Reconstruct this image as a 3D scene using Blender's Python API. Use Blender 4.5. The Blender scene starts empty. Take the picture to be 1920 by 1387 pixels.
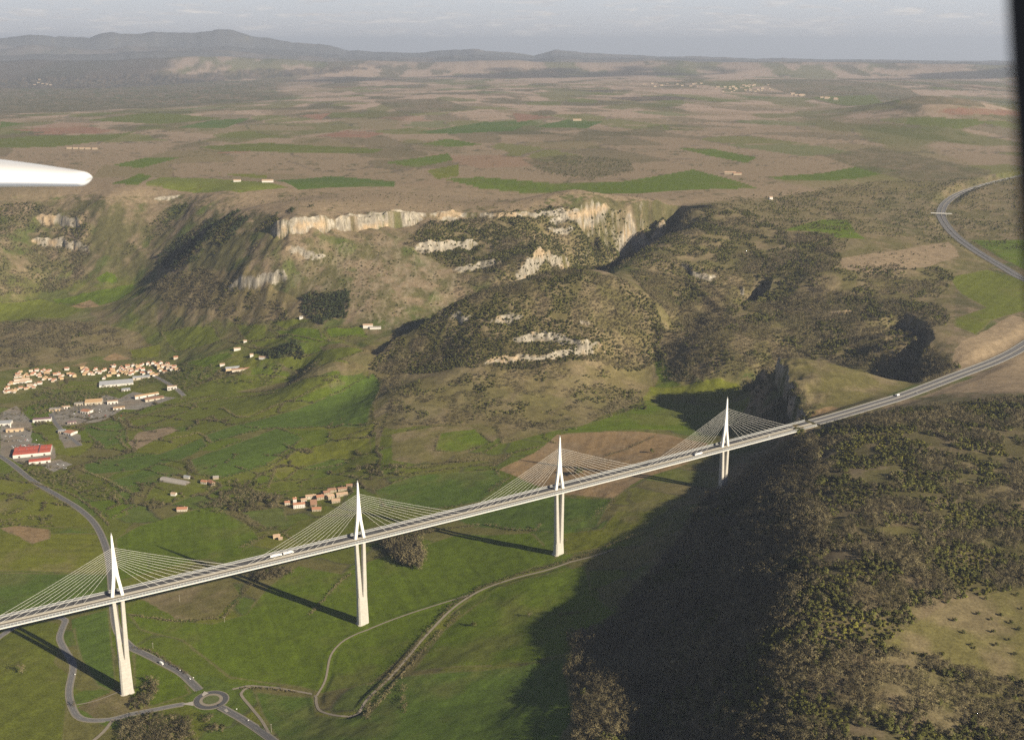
import bpy, math, random, zlib
import numpy as np
from mathutils import Vector, Quaternion
random.seed(7); rng = np.random.default_rng(7)
S = bpy.context.scene; COL = S.collection
# ---------------------------------------------------------------- camera, sky, sun, exposure
CZ = 849.2; PIT = 0.275; FPX = 2167.0
SUN_EL = 25.4; SUN_AZ = math.degrees(math.atan2(-0.634, 0.773))       # direction the sun stands in (ccw from +X)
cam_d = bpy.data.cameras.new('camera'); cam = bpy.data.objects.new('camera', cam_d); COL.objects.link(cam)
cam.location = (0, 0, CZ); cam.rotation_euler = (math.pi/2 - PIT, 0, 0)
cam_d.sensor_width = 36; cam_d.lens = 36*FPX/1920; cam_d.clip_start = .05; cam_d.clip_end = 300000
cam_d.dof.use_dof = True; cam_d.dof.focus_distance = 2500; cam_d.dof.aperture_fstop = 5.0
S.camera = cam
W = bpy.data.worlds.new('World'); S.world = W; W.use_nodes = True
wn = W.node_tree.nodes; wl = W.node_tree.links
sky = wn.new('ShaderNodeTexSky'); sky.sky_type = 'NISHITA'; sky.sun_disc = False
sky.sun_elevation = math.radians(SUN_EL); sky.sun_rotation = math.radians(90 - SUN_AZ)
sky.altitude = 1200; sky.air_density = 1.0; sky.dust_density = 1.5; sky.ozone_density = 1.2
wn['Background'].inputs['Strength'].default_value = 0.027
# thin far-off clouds low over the horizon, drawn by direction
tc = wn.new('ShaderNodeTexCoord'); sep = wn.new('ShaderNodeSeparateXYZ'); wl.new(tc.outputs['Generated'], sep.inputs[0])
mp = wn.new('ShaderNodeMapping'); mp.inputs['Scale'].default_value = (26, 26, 190); wl.new(tc.outputs['Generated'], mp.inputs['Vector'])
cn = wn.new('ShaderNodeTexNoise'); cn.inputs['Scale'].default_value = 1.0; cn.inputs['Detail'].default_value = 7; cn.inputs['Roughness'].default_value = .62; wl.new(mp.outputs[0], cn.inputs['Vector'])
cr = wn.new('ShaderNodeMapRange'); cr.inputs[1].default_value = .50; cr.inputs[2].default_value = .66; cr.clamp = True; wl.new(cn.outputs['Fac'], cr.inputs[0])
def band(lo, hi):
    q = wn.new('ShaderNodeMapRange'); q.interpolation_type = 'SMOOTHSTEP'; q.inputs[1].default_value = lo; q.inputs[2].default_value = hi; wl.new(sep.outputs['Z'], q.inputs[0]); return q.outputs[0]
def wmath(op, a, b):
    q = wn.new('ShaderNodeMath'); q.operation = op
    for i, v in enumerate((a, b)):
        if isinstance(v, float): q.inputs[i].default_value = v
        else: wl.new(v, q.inputs[i])
    return q.outputs[0]
cov = wmath('MULTIPLY', cr.outputs[0], wmath('MULTIPLY', band(.000, .008), wmath('SUBTRACT', 1.0, band(.022, .05))))
tint = wn.new('ShaderNodeMix'); tint.data_type = 'RGBA'; tint.blend_type = 'MULTIPLY'; tint.inputs[0].default_value = 1; tint.inputs[7].default_value = (.86, .92, 1.10, 1); wl.new(sky.outputs['Color'], tint.inputs[6])
cn2 = wn.new('ShaderNodeTexNoise'); cn2.inputs['Scale'].default_value = 2.2; wl.new(mp.outputs[0], cn2.inputs['Vector'])
cc = wn.new('ShaderNodeMix'); cc.data_type = 'RGBA'; cc.inputs[6].default_value = (8.0, 8.2, 9.4, 1); cc.inputs[7].default_value = (24, 22.5, 20.5, 1); wl.new(cn2.outputs['Fac'], cc.inputs[0])
cm = wn.new('ShaderNodeMix'); cm.data_type = 'RGBA'; wl.new(wmath('MULTIPLY', cov, .9), cm.inputs[0]); wl.new(tint.outputs[2], cm.inputs[6]); wl.new(cc.outputs[2], cm.inputs[7])
hzn = wn.new('ShaderNodeMix'); hzn.data_type = 'RGBA'; wl.new(band(.0, .045), hzn.inputs[0]); hzn.inputs[6].default_value = (13.2, 13.2, 13.6, 1); hzn.inputs[7].default_value = (14.4, 15.2, 16.0, 1)
low = wn.new('ShaderNodeMix'); low.data_type = 'RGBA'; wl.new(band(.06, .22), low.inputs[0]); wl.new(hzn.outputs[2], low.inputs[6]); wl.new(tint.outputs[2], low.inputs[7]); wl.new(low.outputs[2], cm.inputs[6])
wl.new(cm.outputs[2], wn['Background'].inputs['Color'])
sd = bpy.data.lights.new('sun', 'SUN'); sun = bpy.data.objects.new('sun', sd); COL.objects.link(sun)
sd.energy = 5.0; sd.angle = math.radians(.53); sd.color = (1.0, .88, .68)
_a, _e = math.radians(SUN_AZ), math.radians(SUN_EL)
SUNV = Vector((math.cos(_a)*math.cos(_e), math.sin(_a)*math.cos(_e), math.sin(_e)))
sun.rotation_euler = SUNV.to_track_quat('Z', 'Y').to_euler()
S.view_settings.view_transform = 'Standard'; S.view_settings.look = 'None'; S.view_settings.exposure = 0.68; S.view_settings.gamma = 1
S.render.engine = 'CYCLES'; S.cycles.max_bounces = 4; S.cycles.diffuse_bounces = 2; S.cycles.volume_bounces = 0
S.cycles.transparent_max_bounces = 8; S.cycles.use_denoising = False

# ---------------------------------------------------------------- where a line of sight meets the land
SP, CP = math.sin(PIT), math.cos(PIT)
def ray(px, py):
    a = (np.asarray(px, float) - 960)/FPX; b = (693.5 - np.asarray(py, float))/FPX
    return a, CP + b*SP, -SP + b*CP                       # X, Y, Z of the sight line
def un(px, py, z):
    x, y, zz = ray(px, py); t = (z - CZ)/zz
    return np.stack([x*t, y*t, np.broadcast_to(np.asarray(z, float), np.shape(t))], -1)
def curv(x, y): return (x*x + y*y)/(2*6.371e6)
# ---------------------------------------------------------------- noise
def _h(ix, iy, s):
    n = (ix*374761393 + iy*668265263 + s*974634777) & 0xFFFFFFFF
    n = ((n ^ (n >> 13))*1274126177) & 0xFFFFFFFF
    return ((n ^ (n >> 16)) & 0xFFFF)/65535.0
def vnoise(x, y, s=0):
    x = np.asarray(x, float); y = np.asarray(y, float)
    ix = np.floor(x).astype(np.int64); iy = np.floor(y).astype(np.int64); fx = x-ix; fy = y-iy
    u = fx*fx*(3-2*fx); v = fy*fy*(3-2*fy)
    a = _h(ix, iy, s); b = _h(ix+1, iy, s); c = _h(ix, iy+1, s); d = _h(ix+1, iy+1, s)
    return (a+(b-a)*u)*(1-v) + (c+(d-c)*u)*v
def fbm(x, y, o=4, s=0):
    r = 0; a = .5; t = 0
    for i in range(o):
        c, q = math.cos(.7*i), math.sin(.7*i)
        r = r + a*vnoise((c*x-q*y)*2**i + 17.3*i, (q*x+c*y)*2**i - 9.1*i, s+i); t += a; a *= .5
    return r/t
def sst(a, b, x): t = np.clip((x-a)/(b-a), 0, 1); return t*t*(3-2*t)
# ---------------------------------------------------------------- the lie of the land: surveyed heights
CTRL = '''
237,1300,0 681,1170,18 1048,1040,53 1355,914,98 0,1387,0 -150,1300,-5 0,1180,-8 120,1180,-4 400,1310,4 500,1387,16 600,1300,12
700,1387,48 850,1387,62 700,1290,28 880,1120,36 850,1250,48 1000,1300,70 1060,1180,70 1000,1100,56 1110,1055,62 950,1150,48
0,1050,-15 100,950,-20 220,1000,-12 350,1100,-2 450,1050,0 560,1080,8 400,980,-10 300,900,-15 500,940,-14 600,940,-10 520,1005,0
760,1030,20 850,960,22 900,1000,30 740,1060,20 640,870,-4 800,900,18 950,930,40 1100,930,65 1150,960,76 1000,850,48 1100,830,58
1200,800,66 1250,850,78 1200,880,78 1300,770,72 1150,1040,74 1130,1100,76 1090,1170,75
0,850,-35 100,800,-38 50,880,-32 200,850,-28 350,800,-20 450,750,-14 550,700,20 600,780,5 650,740,22 560,820,0 450,870,-10
700,780,32 740,800,38 830,800,44 920,810,46 700,850,20 150,720,-42 300,700,-32 50,740,-45 200,760,-42
100,650,-20 250,640,-8 400,650,30 500,640,60 600,640,85 650,620,107 700,610,119 550,660,63 450,600,80 300,600,40 150,600,5 50,600,-2
200,550,50 100,540,50 250,530,75 200,510,100 620,700,58 600,670,67 690,690,64
200,375,310 100,365,310 0,362,312 300,370,312 100,440,193 30,500,116 0,560,37 300,420,239 250,480,147 400,430,262 350,500,180
420,540,150 480,470,255 460,500,215 540,500,226 440,400,320 380,380,318 500,385,325 530,425,325 650,408,330 790,400,325 920,400,325
600,500,223 600,550,169 580,590,126 800,450,270 800,500,214 820,550,161 720,560,161 700,590,135 900,450,263 900,500,210 950,510,204
1000,405,320 1130,400,320 1200,390,320 1270,384,320 1100,372,330 1200,370,330 1000,376,330 1300,370,332 1150,350,332 1300,350,332 1030,490,221 1030,525,173 1000,460,251
740,640,115 830,580,194 900,550,235 990,528,266 1090,513,283 1170,525,263 1230,570,211 1250,610,167
960,595,195 1090,655,139 1000,680,119 850,760,60 1200,740,60 820,660,110 900,640,150 1150,640,140 1050,590,200 1180,690,85 750,730,62
1296,388,334 1280,400,325 1240,445,286 1190,480,252 1140,505,230 1300,450,294 1350,480,264 1340,410,324 1300,520,233 1350,560,204 1250,550,203 1280,600,165
1230,650,122 1235,690,85 1280,720,74 1330,735,72 1400,735,75 1300,650,140 1350,620,171 1420,600,181 1450,560,200 1520,520,251
1400,690,120 1350,700,107 1500,640,159 1600,600,198 1550,560,217 1650,560,226 1700,520,249 1600,480,281 1500,470,283 1420,430,306
1400,400,322 1550,430,305 1700,440,285 1700,715,150 1650,680,160 1600,665,158 1520,665,143 1450,680,124 1700,640,208 1650,640,193
1780,690,192 1850,600,225 1800,650,215 1780,610,220 1700,745,188 1600,760,176 1530,780,167 1550,680,195 1450,692,182 1480,740,168
1640,700,190 1405,770,100 1440,785,125 1480,792,140 1380,800,92 1420,830,108 1460,800,134 1300,850,88 1250,920,88 1400,880,122 1450,850,140
1520,820,184 1515,900,207 1520,1000,225 1520,1100,241 1490,1200,224 1480,1300,208 1480,1387,200 1220,1387,124 1200,1300,121
1700,765,205 1900,742,216 1700,850,217 1900,850,222 1700,1000,232 1900,1000,228 1850,1200,228 1700,1200,229 1900,1387,202 1700,1387,216
2100,1000,215 2100,1387,215 1350,1000,150 1300,1100,145 1200,1100,95 1300,1200,158 1180,1200,108 1100,1200,91 1300,1300,150
1150,1300,119 1250,1387,131 1130,1387,120 1060,1300,97 1000,1387,88 1400,1200,196 1400,1300,188 1400,1387,182 1420,1100,198
1800,700,193 1900,670,199 1950,640,203 1880,500,250 1800,450,265 1765,395,290 1900,335,318 1850,430,275 1900,420,275 1900,470,262
2000,600,215 2100,500,255 2100,650,205 2100,750,205 -150,900,-35 -150,700,-40 -150,600,0 -150,500,110 -150,400,300
'''
HID = [(275,3500,125),(150,3400,132),(370,3650,125),(300,3560,112),(430,3750,150),(370,3740,165),(250,3600,135),(0,3190,112),(-150,3110,108),(120,3230,114),(-260,3060,118)]   # land behind the crests
HID += [(x, y, 330) for x in (-3200,-2400,-1600,-800,0,800,1600,2400,3200) for y in (4750, 5400)]
HID += [(-2600,3400,-10),(-2600,4000,230),(-1600,900,0),(-900,700,10),(0,600,110),(600,500,240),(1200,700,200),(1500,1500,200),(1900,2300,210),(2300,3300,270)]
P = [tuple(map(float, s.split(','))) for s in CTRL.split()]
PC = np.concatenate([np.array([un(a, b, c) for a, b, c in P]), np.array(HID, float)])
GX0, GX1, GY0, GY1, GS = -3400., 3400., 300., 5400., 12.5
def tps(pts, val, qx, qy, lam=.02):
    sc = 1000.; p = pts/sc; n = len(p)
    d = np.hypot(p[:,None,0]-p[None,:,0], p[:,None,1]-p[None,:,1])
    K = np.where(d > 0, d*d*np.log(d+1e-12), 0) + lam*.001*np.eye(n)
    Q = np.c_[np.ones(n), p]; A = np.block([[K, Q], [Q.T, np.zeros((3,3))]])
    w = np.linalg.solve(A, np.r_[val, 0, 0, 0])
    qx = qx/sc; qy = qy/sc; o = w[n] + w[n+1]*qx + w[n+2]*qy
    for i in range(n):
        r2 = (qx-p[i,0])**2 + (qy-p[i,1])**2
        o = o + w[i]*.5*r2*np.log(r2+1e-12)
    return o
gx = np.arange(GX0, GX1+1, GS); gy = np.arange(GY0, GY1+1, GS)
_X, _Y = np.meshgrid(gx, gy)
BASE = tps(PC[:,:2], PC[:,2], _X, _Y)
def bil(G, x, y):
    u = np.clip((x-GX0)/GS, 0, len(gx)-1.001); v = np.clip((y-GY0)/GS, 0, len(gy)-1.001)
    i = u.astype(int); j = v.astype(int); a = u-i; b = v-j
    return (G[j,i]*(1-a)+G[j,i+1]*a)*(1-b) + (G[j+1,i]*(1-a)+G[j+1,i+1]*a)*b
def far_h(x, y):
    d = np.hypot(x, y); u = x/np.maximum(y, 1)
    z = 330 + 26*(fbm(x/2600, y/2600, 3, 5)-.5)*sst(4600, 8000, d) + 14*(fbm(x/700, y/700, 3, 15)-.5)*sst(4500, 6000, d)
    z = z + 150*np.exp(-((u-.36)/.07)**2 - ((d-9300)/1300)**2)*(.7+.6*fbm(x/600, y/600, 4, 8))
    z = z + 60*np.exp(-((u-.3)/.2)**2 - ((d-17000)/2500)**2)
    z = z - 90*sst(-.05, -.4, u)*sst(9500, 13000, d)
    sx = np.interp(u, (np.array([-600,0,60,170,290,430,520,600,700,800,890,960,1000,1040,1100,1250,1500,1920,2500])-960)/2250,
                   [70,75,63,70,60,62,76,86,98,98,92,101,105,94,100,105,110,113,114])           # skyline of the far ranges, as bearings
    for k, (dk, wk, fr) in enumerate(((22500,1300,.16),(25500,1500,.34),(29000,1700,.58),(34000,2300,1.0),(40000,2500,.9),(47000,3000,.75),(56000,4000,.8))):
        uu = u*(dk/900) ; yk = 118-(118-sx)*fr + (fbm(uu, u*0+k*3.7, 4, 60+k)-.5)*(7+9*fr*(sx < 95))
        b = (693.5-yk)/FPX; top = CZ + dk*(-SP+CP*b)/(CP+SP*b) + dk*dk/(2*6.371e6)
        q = (d-dk+900*(fbm(u*9, u*0+k, 3, 71)-.5))/wk; z = np.maximum(z, z + (top-z)*np.exp(-q*q)*(.86+.28*(fbm(x/1500, y/1500, 4, 33)-.5)+.14*np.exp(-(q*3)**2)))
    return z
CL = []                                                     # cliff bands, filled below: (polyline, height, falloff)
def seg_dist(x, y, pl):
    best = np.full(x.shape, 1e9); sgn = np.zeros(x.shape); par = np.zeros(x.shape); acc = 0
    for (a, b) in zip(pl[:-1], pl[1:]):
        dx, dy = b-a; L = math.hypot(dx, dy)+1e-9
        t = np.clip(((x-a[0])*dx+(y-a[1])*dy)/L**2, 0, 1)
        ex = x-a[0]-t*dx; ey = y-a[1]-t*dy; d = np.hypot(ex, ey); m = d < best
        best = np.where(m, d, best); sgn = np.where(m, np.sign(dx*ey-dy*ex), sgn); par = np.where(m, acc+t*L, par); acc += L
    return best, sgn, par, acc
ROADS = []                                                  # graded beds: (xyz polyline, half width, shoulder)
def height(x, y, detail=True):
    x = np.atleast_1d(np.asarray(x, float)); y = np.atleast_1d(np.asarray(y, float))
    z0 = bil(BASE, x, y); d = np.hypot(x, y); k = sst(4300, 5100, d)
    z = z0*(1-k) + far_h(x, y)*k if np.any(d > 4300) else z0
    if detail:
        gxs = (bil(BASE, x+20, y)-bil(BASE, x-20, y))/40; gys = (bil(BASE, x, y+20)-bil(BASE, x, y-20))/40
        sl = np.clip(np.hypot(gxs, gys), 0, .8)*(1-k)
        z = z + sl*(28*(fbm(x/150, y/150, 4, 40)-.5) + 16*(fbm(x/32, y/32, 3, 44)-.5)) + 1.5*(fbm(x/60, y/60, 2, 47)-.5)*(1-k)
        for pl, h, fall, bb in CL:
            m = (x > bb[0]) & (x < bb[1]) & (y > bb[2]) & (y < bb[3])
            if not m.any(): continue
            xm, ym = x[m], y[m]
            wob = 20*(fbm(xm/24, ym/24, 4, 51)-.5)
            dd, sg, par, L = seg_dist(xm, ym, pl); s = dd*sg + wob
            e = sst(0, 45, par)*sst(0, 45, L-par)*(.55+.8*vnoise(par/17., par*0, 53))
            up, dn = (.5, .5) if h > 0 else (0., 1.)
            z[m] = z[m] + abs(h)*e*np.where(s > 0, up*np.exp(-np.abs(s)/fall)*sst(-.01, 4.5, s), -dn*np.exp(-np.abs(s)/fall)*sst(-.01, 3.5 if h > 0 else 26, -s))
        for pl, hw, sh, bb in ROADS:
            m = (x > bb[0]) & (x < bb[1]) & (y > bb[2]) & (y < bb[3])
            if not m.any(): continue
            dd, sg, par, L = seg_dist(x[m], y[m], pl[:,:2])
            acc = np.r_[0, np.cumsum(np.hypot(*np.diff(pl[:,:2], axis=0).T))]
            w = 1-sst(hw, hw+sh, dd); z[m] = z[m]*(1-w) + np.interp(par, acc, pl[:,2])*w
    return z
def rock_band(x, y):
    m_ = np.zeros(x.shape)
    for pl, h, fall, bb in CL:
        if h < 0: continue
        m = (x > bb[0]) & (x < bb[1]) & (y > bb[2]) & (y < bb[3])
        if not m.any(): continue
        xm, ym = x[m], y[m]; wob = 20*(fbm(xm/24, ym/24, 4, 51)-.5); dd, sg, par, L = seg_dist(xm, ym, pl); s = dd*sg + wob
        e = sst(0, 30, par)*sst(0, 30, L-par)*sst(.02, .2, vnoise(par/33., par*0, 53))*(.6+.7*vnoise(par/7., s/12, 57))
        m_[m] = np.maximum(m_[m], e*np.exp(-((s-1)/(3.2+h*.075))**2))
    return m_
def surf(x, y, detail=True): return height(x, y, detail) - curv(x, y)
def at(px, py, detail=True):
    """the point of the land seen at photo position px, py"""
    px = np.atleast_1d(np.asarray(px, float)); py = np.atleast_1d(np.asarray(py, float))
    x, y, z = ray(px, py); out = np.full(px.shape, np.nan)
    ts = np.concatenate([np.arange(500, 5200, 10.), np.geomspace(5200, 110000, 260)])
    X = x[:,None]*ts; Y = y[:,None]*ts; Z = CZ + z[:,None]*ts
    D = Z - surf(X, Y, False); hit = D < 0; i = np.where(hit.any(1), hit.argmax(1), len(ts)-1); i = np.maximum(i, 1)
    lo = ts[i-1]; hi = ts[i]
    if detail:
        T = lo[:,None] + np.arange(-160, 260, 6.)*np.maximum(1, lo[:,None]/5000); D = CZ + z[:,None]*T - surf(x[:,None]*T, y[:,None]*T); hit = D < 0
        j = np.where(hit.any(1), np.maximum(hit.argmax(1), 1), T.shape[1]-1); k = np.arange(len(px)); lo = T[k,j-1]; hi = T[k,j]
    for _ in range(14):
        mi = (lo+hi)/2; dm = CZ + z*mi - surf(x*mi, y*mi, detail); lo = np.where(dm > 0, mi, lo); hi = np.where(dm > 0, hi, mi)
    return np.stack([x*hi, y*hi, CZ + z*hi], -1)
def bbox(pl, m): return (pl[:,0].min()-m, pl[:,0].max()+m, pl[:,1].min()-m, pl[:,1].max()+m)
def pts(s): return np.array([tuple(map(float, q.split(','))) for q in s.split()])
def cliff(s, h, fall=45):
    q = pts(s); w = at(q[:,0], q[:,1], False)[:,:2]; CL.append((w, h, fall, bbox(w, 260)))
# bands of rock, given left to right as seen, uphill behind them
cliff('500,436 530,428 560,424 620,420 680,418 740,412 800,408', 46, 40)
cliff('808,404 870,406', 26, 30)
cliff('770,470 830,462 905,455', 34, 34)
cliff('840,505 900,498 950,490', 22, 26)
cliff('960,525 1000,505 1070,485', 48, 36)
cliff('1020,412 1090,402 1150,395', 22, 30)
cliff('1150,420 1180,408 1225,402 1262,394', 60, 50)
cliff('420,545 480,530 550,522', 26, 30)
cliff('562,470 590,478 620,484', 14, 18)
cliff('1020,430 1060,424 1085,428', 18, 22)
cliff('1290,470 1310,476', 14, 14)
cliff('1325,455 1350,462', 12, 14)
cliff('1380,520 1398,540', 22, 16)
cliff('640,413 720,409 800,403 880,402 960,404 1030,404 1100,400', 15, 18)
cliff('525,470 560,468 600,478', 20, 25)
cliff('60,408 110,414 160,420', 34, 30)
cliff('50,448 110,455 175,472', 30, 30)
cliff('280,370 345,366', 14, 20)
cliff('835,598 890,594', 22, 25)
cliff('905,604 950,598 990,594', 22, 25)
cliff('950,640 1020,628 1090,650 1140,655', 22, 25)
cliff('895,684 960,672 1020,668 1145,662', 16, 22)
cliff('1078,612 1115,606', 18, 20)
cliff('1275,490 1300,512 1330,520 1350,512', 20, 22)
cliff('1540,588 1615,583', 9, 18)
def drop(s, h, fall):                                       # steep side of a ravine: the land falls away left of the line
    q = np.array([tuple(map(float, a.split(','))) for a in s.split()]); w = np.array([un(*a) for a in q])[:,:2]; CL.append((w, -h, fall, bbox(w, 380)))
drop('1296,387,337 1278,402,326 1240,445,286 1190,480,252 1140,505,230', 115, 95)
drop('1075,404,318 1110,399,318 1150,394,320 1190,390,320 1230,387,320 1275,384,320', 120, 110)
drop('1452,497,270 1432,535,236 1385,560,212 1328,592,175', 75, 65)
drop('1700,588,214 1745,605,220 1755,640,214 1728,665,196 1735,715,190', 62, 80)
drop('850,570,205 790,605,160 745,636,116 705,682,66', 50, 90)
drop('1345,606,176 1280,628,146 1235,650,118', 48, 55)
cliff('1432,690 1462,705 1478,735 1488,765 1505,792', 42, 40)

# ---------------------------------------------------------------- scene helpers
def link(o): COL.objects.link(o); return o
class MB:
    def __init__(s): s.v = []; s.f = []; s.m = []; s.n = 0
    def add(s, v, f, m=0):
        s.v.append(np.asarray(v, float)); s.f += [tuple(i+s.n for i in q) for q in f]; s.m += [m]*len(f); s.n += len(v)
    def hexa(s, lo, hi, m=0):      # two quads of 4 points, bottom and top
        s.add(list(lo)+list(hi), [(3,2,1,0),(4,5,6,7),(0,1,5,4),(1,2,6,5),(2,3,7,6),(3,0,4,7)], m)
    def box(s, x0, x1, y0, y1, z0, z1, m=0):
        s.hexa([(x0,y0,z0),(x1,y0,z0),(x1,y1,z0),(x0,y1,z0)], [(x0,y0,z1),(x1,y0,z1),(x1,y1,z1),(x0,y1,z1)], m)
    def loft(s, rings, m=0, cap=True):
        n = len(rings[0]); v = [p for r in rings for p in r]; f = []
        for k in range(len(rings)-1):
            for i in range(n): j = (i+1) % n; f.append((k*n+i, k*n+j, (k+1)*n+j, (k+1)*n+i))
        if cap: f += [tuple(range(n-1,-1,-1)), tuple((len(rings)-1)*n+i for i in range(n))]
        s.add(v, f, m)
    def tube(s, a, b, r, n=6, m=0, r2=None):
        a = Vector(a); b = Vector(b); d = (b-a).normalized(); u = d.orthogonal().normalized(); w = d.cross(u)
        ring = lambda c, q: [tuple(c+u*q*math.cos(2*math.pi*i/n)+w*q*math.sin(2*math.pi*i/n)) for i in range(n)]
        s.loft([ring(a, r), ring(b, r if r2 is None else r2)], m)
    def build(s, name, mats, parent=None, smooth=False):
        me = bpy.data.meshes.new(name); me.from_pydata([tuple(p) for a in s.v for p in a], [], s.f)
        mats = mats if isinstance(mats, (list, tuple)) else [mats]
        for q in mats: me.materials.append(q)
        if len(mats) > 1: me.polygons.foreach_set('material_index', s.m)
        if smooth: me.polygons.foreach_set('use_smooth', [True]*len(me.polygons))
        o = link(bpy.data.objects.new(name, me))
        if parent: o.parent = parent
        return o
def tag(o, label, cat, group=None, kind=None):
    o['label'] = label; o['category'] = cat
    if group: o['group'] = group
    if kind: o['kind'] = kind
    return o
def empty(name, loc=(0,0,0), rz=0):
    o = link(bpy.data.objects.new(name, None)); o.location = loc; o.rotation_euler = (0,0,rz); o.empty_display_size = 1; return o
def mat(name, col, rough=.85, noise=0, scale=.2, metal=0, spec=.3):
    m = bpy.data.materials.new(name); m.use_nodes = True; nt = m.node_tree; b = nt.nodes['Principled BSDF']
    b.inputs['Roughness'].default_value = rough; b.inputs['Metallic'].default_value = metal; b.inputs['Specular IOR Level'].default_value = spec
    if noise:
        tc = nt.nodes.new('ShaderNodeTexCoord'); n = nt.nodes.new('ShaderNodeTexNoise'); n.inputs['Scale'].default_value = scale; n.inputs['Detail'].default_value = 5
        mx = nt.nodes.new('ShaderNodeMix'); mx.data_type = 'RGBA'
        mx.inputs[6].default_value = (*[c*(1-noise) for c in col], 1); mx.inputs[7].default_value = (*[min(1, c*(1+noise)) for c in col], 1)
        nt.links.new(tc.outputs['Object'], n.inputs['Vector']); nt.links.new(n.outputs['Fac'], mx.inputs[0]); nt.links.new(mx.outputs[2], b.inputs['Base Color'])
    else: b.inputs['Base Color'].default_value = (*col, 1)
    return m
# ---------------------------------------------------------------- the bridge line (342 m spans on a wide curve, climbing 3 %)
BX, BY, BYAW = -235.74, -1461.2, 0.518
def br(bx, off=0.):
    """point of the bridge axis in plan; off = metres to the side away from the camera"""
    by = 2.8546e-5*(bx-600)**2; t = 2*2.8546e-5*(bx-600); n = math.hypot(1, t)
    x = bx - off*t/n - BX; y = by + off/n - BY; c, s = math.cos(BYAW), math.sin(BYAW)
    return (x*c - y*s, x*s + y*c)
def deck_z(bx): return 144.5 + .0303*bx
ABUT = 1232.
def crom(p, step):
    p = np.asarray(p, float); q = np.vstack([2*p[0]-p[1], p, 2*p[-1]-p[-2]]); out = []
    for i in range(1, len(q)-2):
        n = max(2, int(np.linalg.norm(q[i+1][:2]-q[i][:2])/step)); t = np.linspace(0, 1, n, endpoint=False)[:,None]
        out.append(.5*(2*q[i]+(q[i+1]-q[i-1])*t+(2*q[i-1]-5*q[i]+4*q[i+1]-q[i+2])*t**2+(3*q[i]-q[i-1]-3*q[i+1]+q[i+2])*t**3))
    return np.vstack(out+[q[-2:-1]])
MW = [(*br(b), deck_z(b)) for b in (1212, 1240, 1290)]
MW += [tuple(un(a, b, c)) for a, b, c in [(1640,759,188),(1700,740,190),(1800,702,194),(1870,675,197),(1920,648,201),(1985,600,210),(2012,572,220),
      (1988,548,232),(1920,523,243),(1880,500,250),(1830,470,258),(1790,440,268),(1768,412,281),(1765,395,290),(1775,378,296),(1800,362,303),(1850,345,311),(1925,327,320),(2000,312,327)]]
MW = crom(MW, 14)
def grade(pl, hw, sh): ROADS.append((pl, hw, sh, bbox(pl, hw+sh+60)))
grade(MW, 17, 34)
def smooth1(a, k):
    for _ in range(k): a = np.r_[a[0], (a[:-2]+2*a[1:-1]+a[2:])/4, a[-1]]
    return a
def route(s, hw):
    q = pts(s); w = crom(at(q[:,0], q[:,1], False), 7); w[:,2] += curv(w[:,0], w[:,1]); w[:,2] = smooth1(w[:,2], 25); grade(w, hw+1.5, 9); return w
R_MAIN = route('-90,815 0,855 60,900 110,930 150,955 180,985 200,1030 208,1080 212,1130 220,1180 245,1212 270,1225 310,1245 340,1262 365,1285 379,1299', 5)
R_SOUTH = route('414,1325 440,1340 460,1352 490,1372 520,1395 560,1430', 5)
R_BEND = route('372,1316 330,1322 290,1330 240,1340 210,1348 170,1350 145,1342 132,1315 130,1290 137,1255 135,1240 120,1215 112,1195 118,1175 122,1162 105,1157 60,1160 20,1180 -30,1215', 3.6)
R_LANE = route('470,1285 520,1290 560,1297 590,1303 593,1318 602,1334 640,1341 670,1335 690,1310 740,1260 800,1190 850,1140 900,1108 960,1085 1020,1070 1070,1055 1110,1045 1150,1030', 2.2)
R_PIER = route('594,1304 610,1275 620,1230 640,1205 665,1190 690,1180 740,1160 800,1140 880,1115', 1.6)
R_SIDE = route('436,1292 470,1285 452,1300 470,1325 490,1350 505,1375', 2.2)
R_WOOD = route('212,1348 200,1365 185,1380 160,1400', 2.4)
R_TRACK = route('140,1322 180,1313 222,1297', 1.2)
R_TOWN = route('255,690 280,700 310,716 330,728 345,742', 4)
R_ESTATE = route('95,775 110,800 150,835', 4)
RB = at(396, 1312, False)[0]; RB[2] += curv(RB[0], RB[1])
ROADS.append((np.array([RB-[1,0,0], RB+[1,0,0]]), 27, 12, bbox(RB[None,:], 120)))
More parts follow.
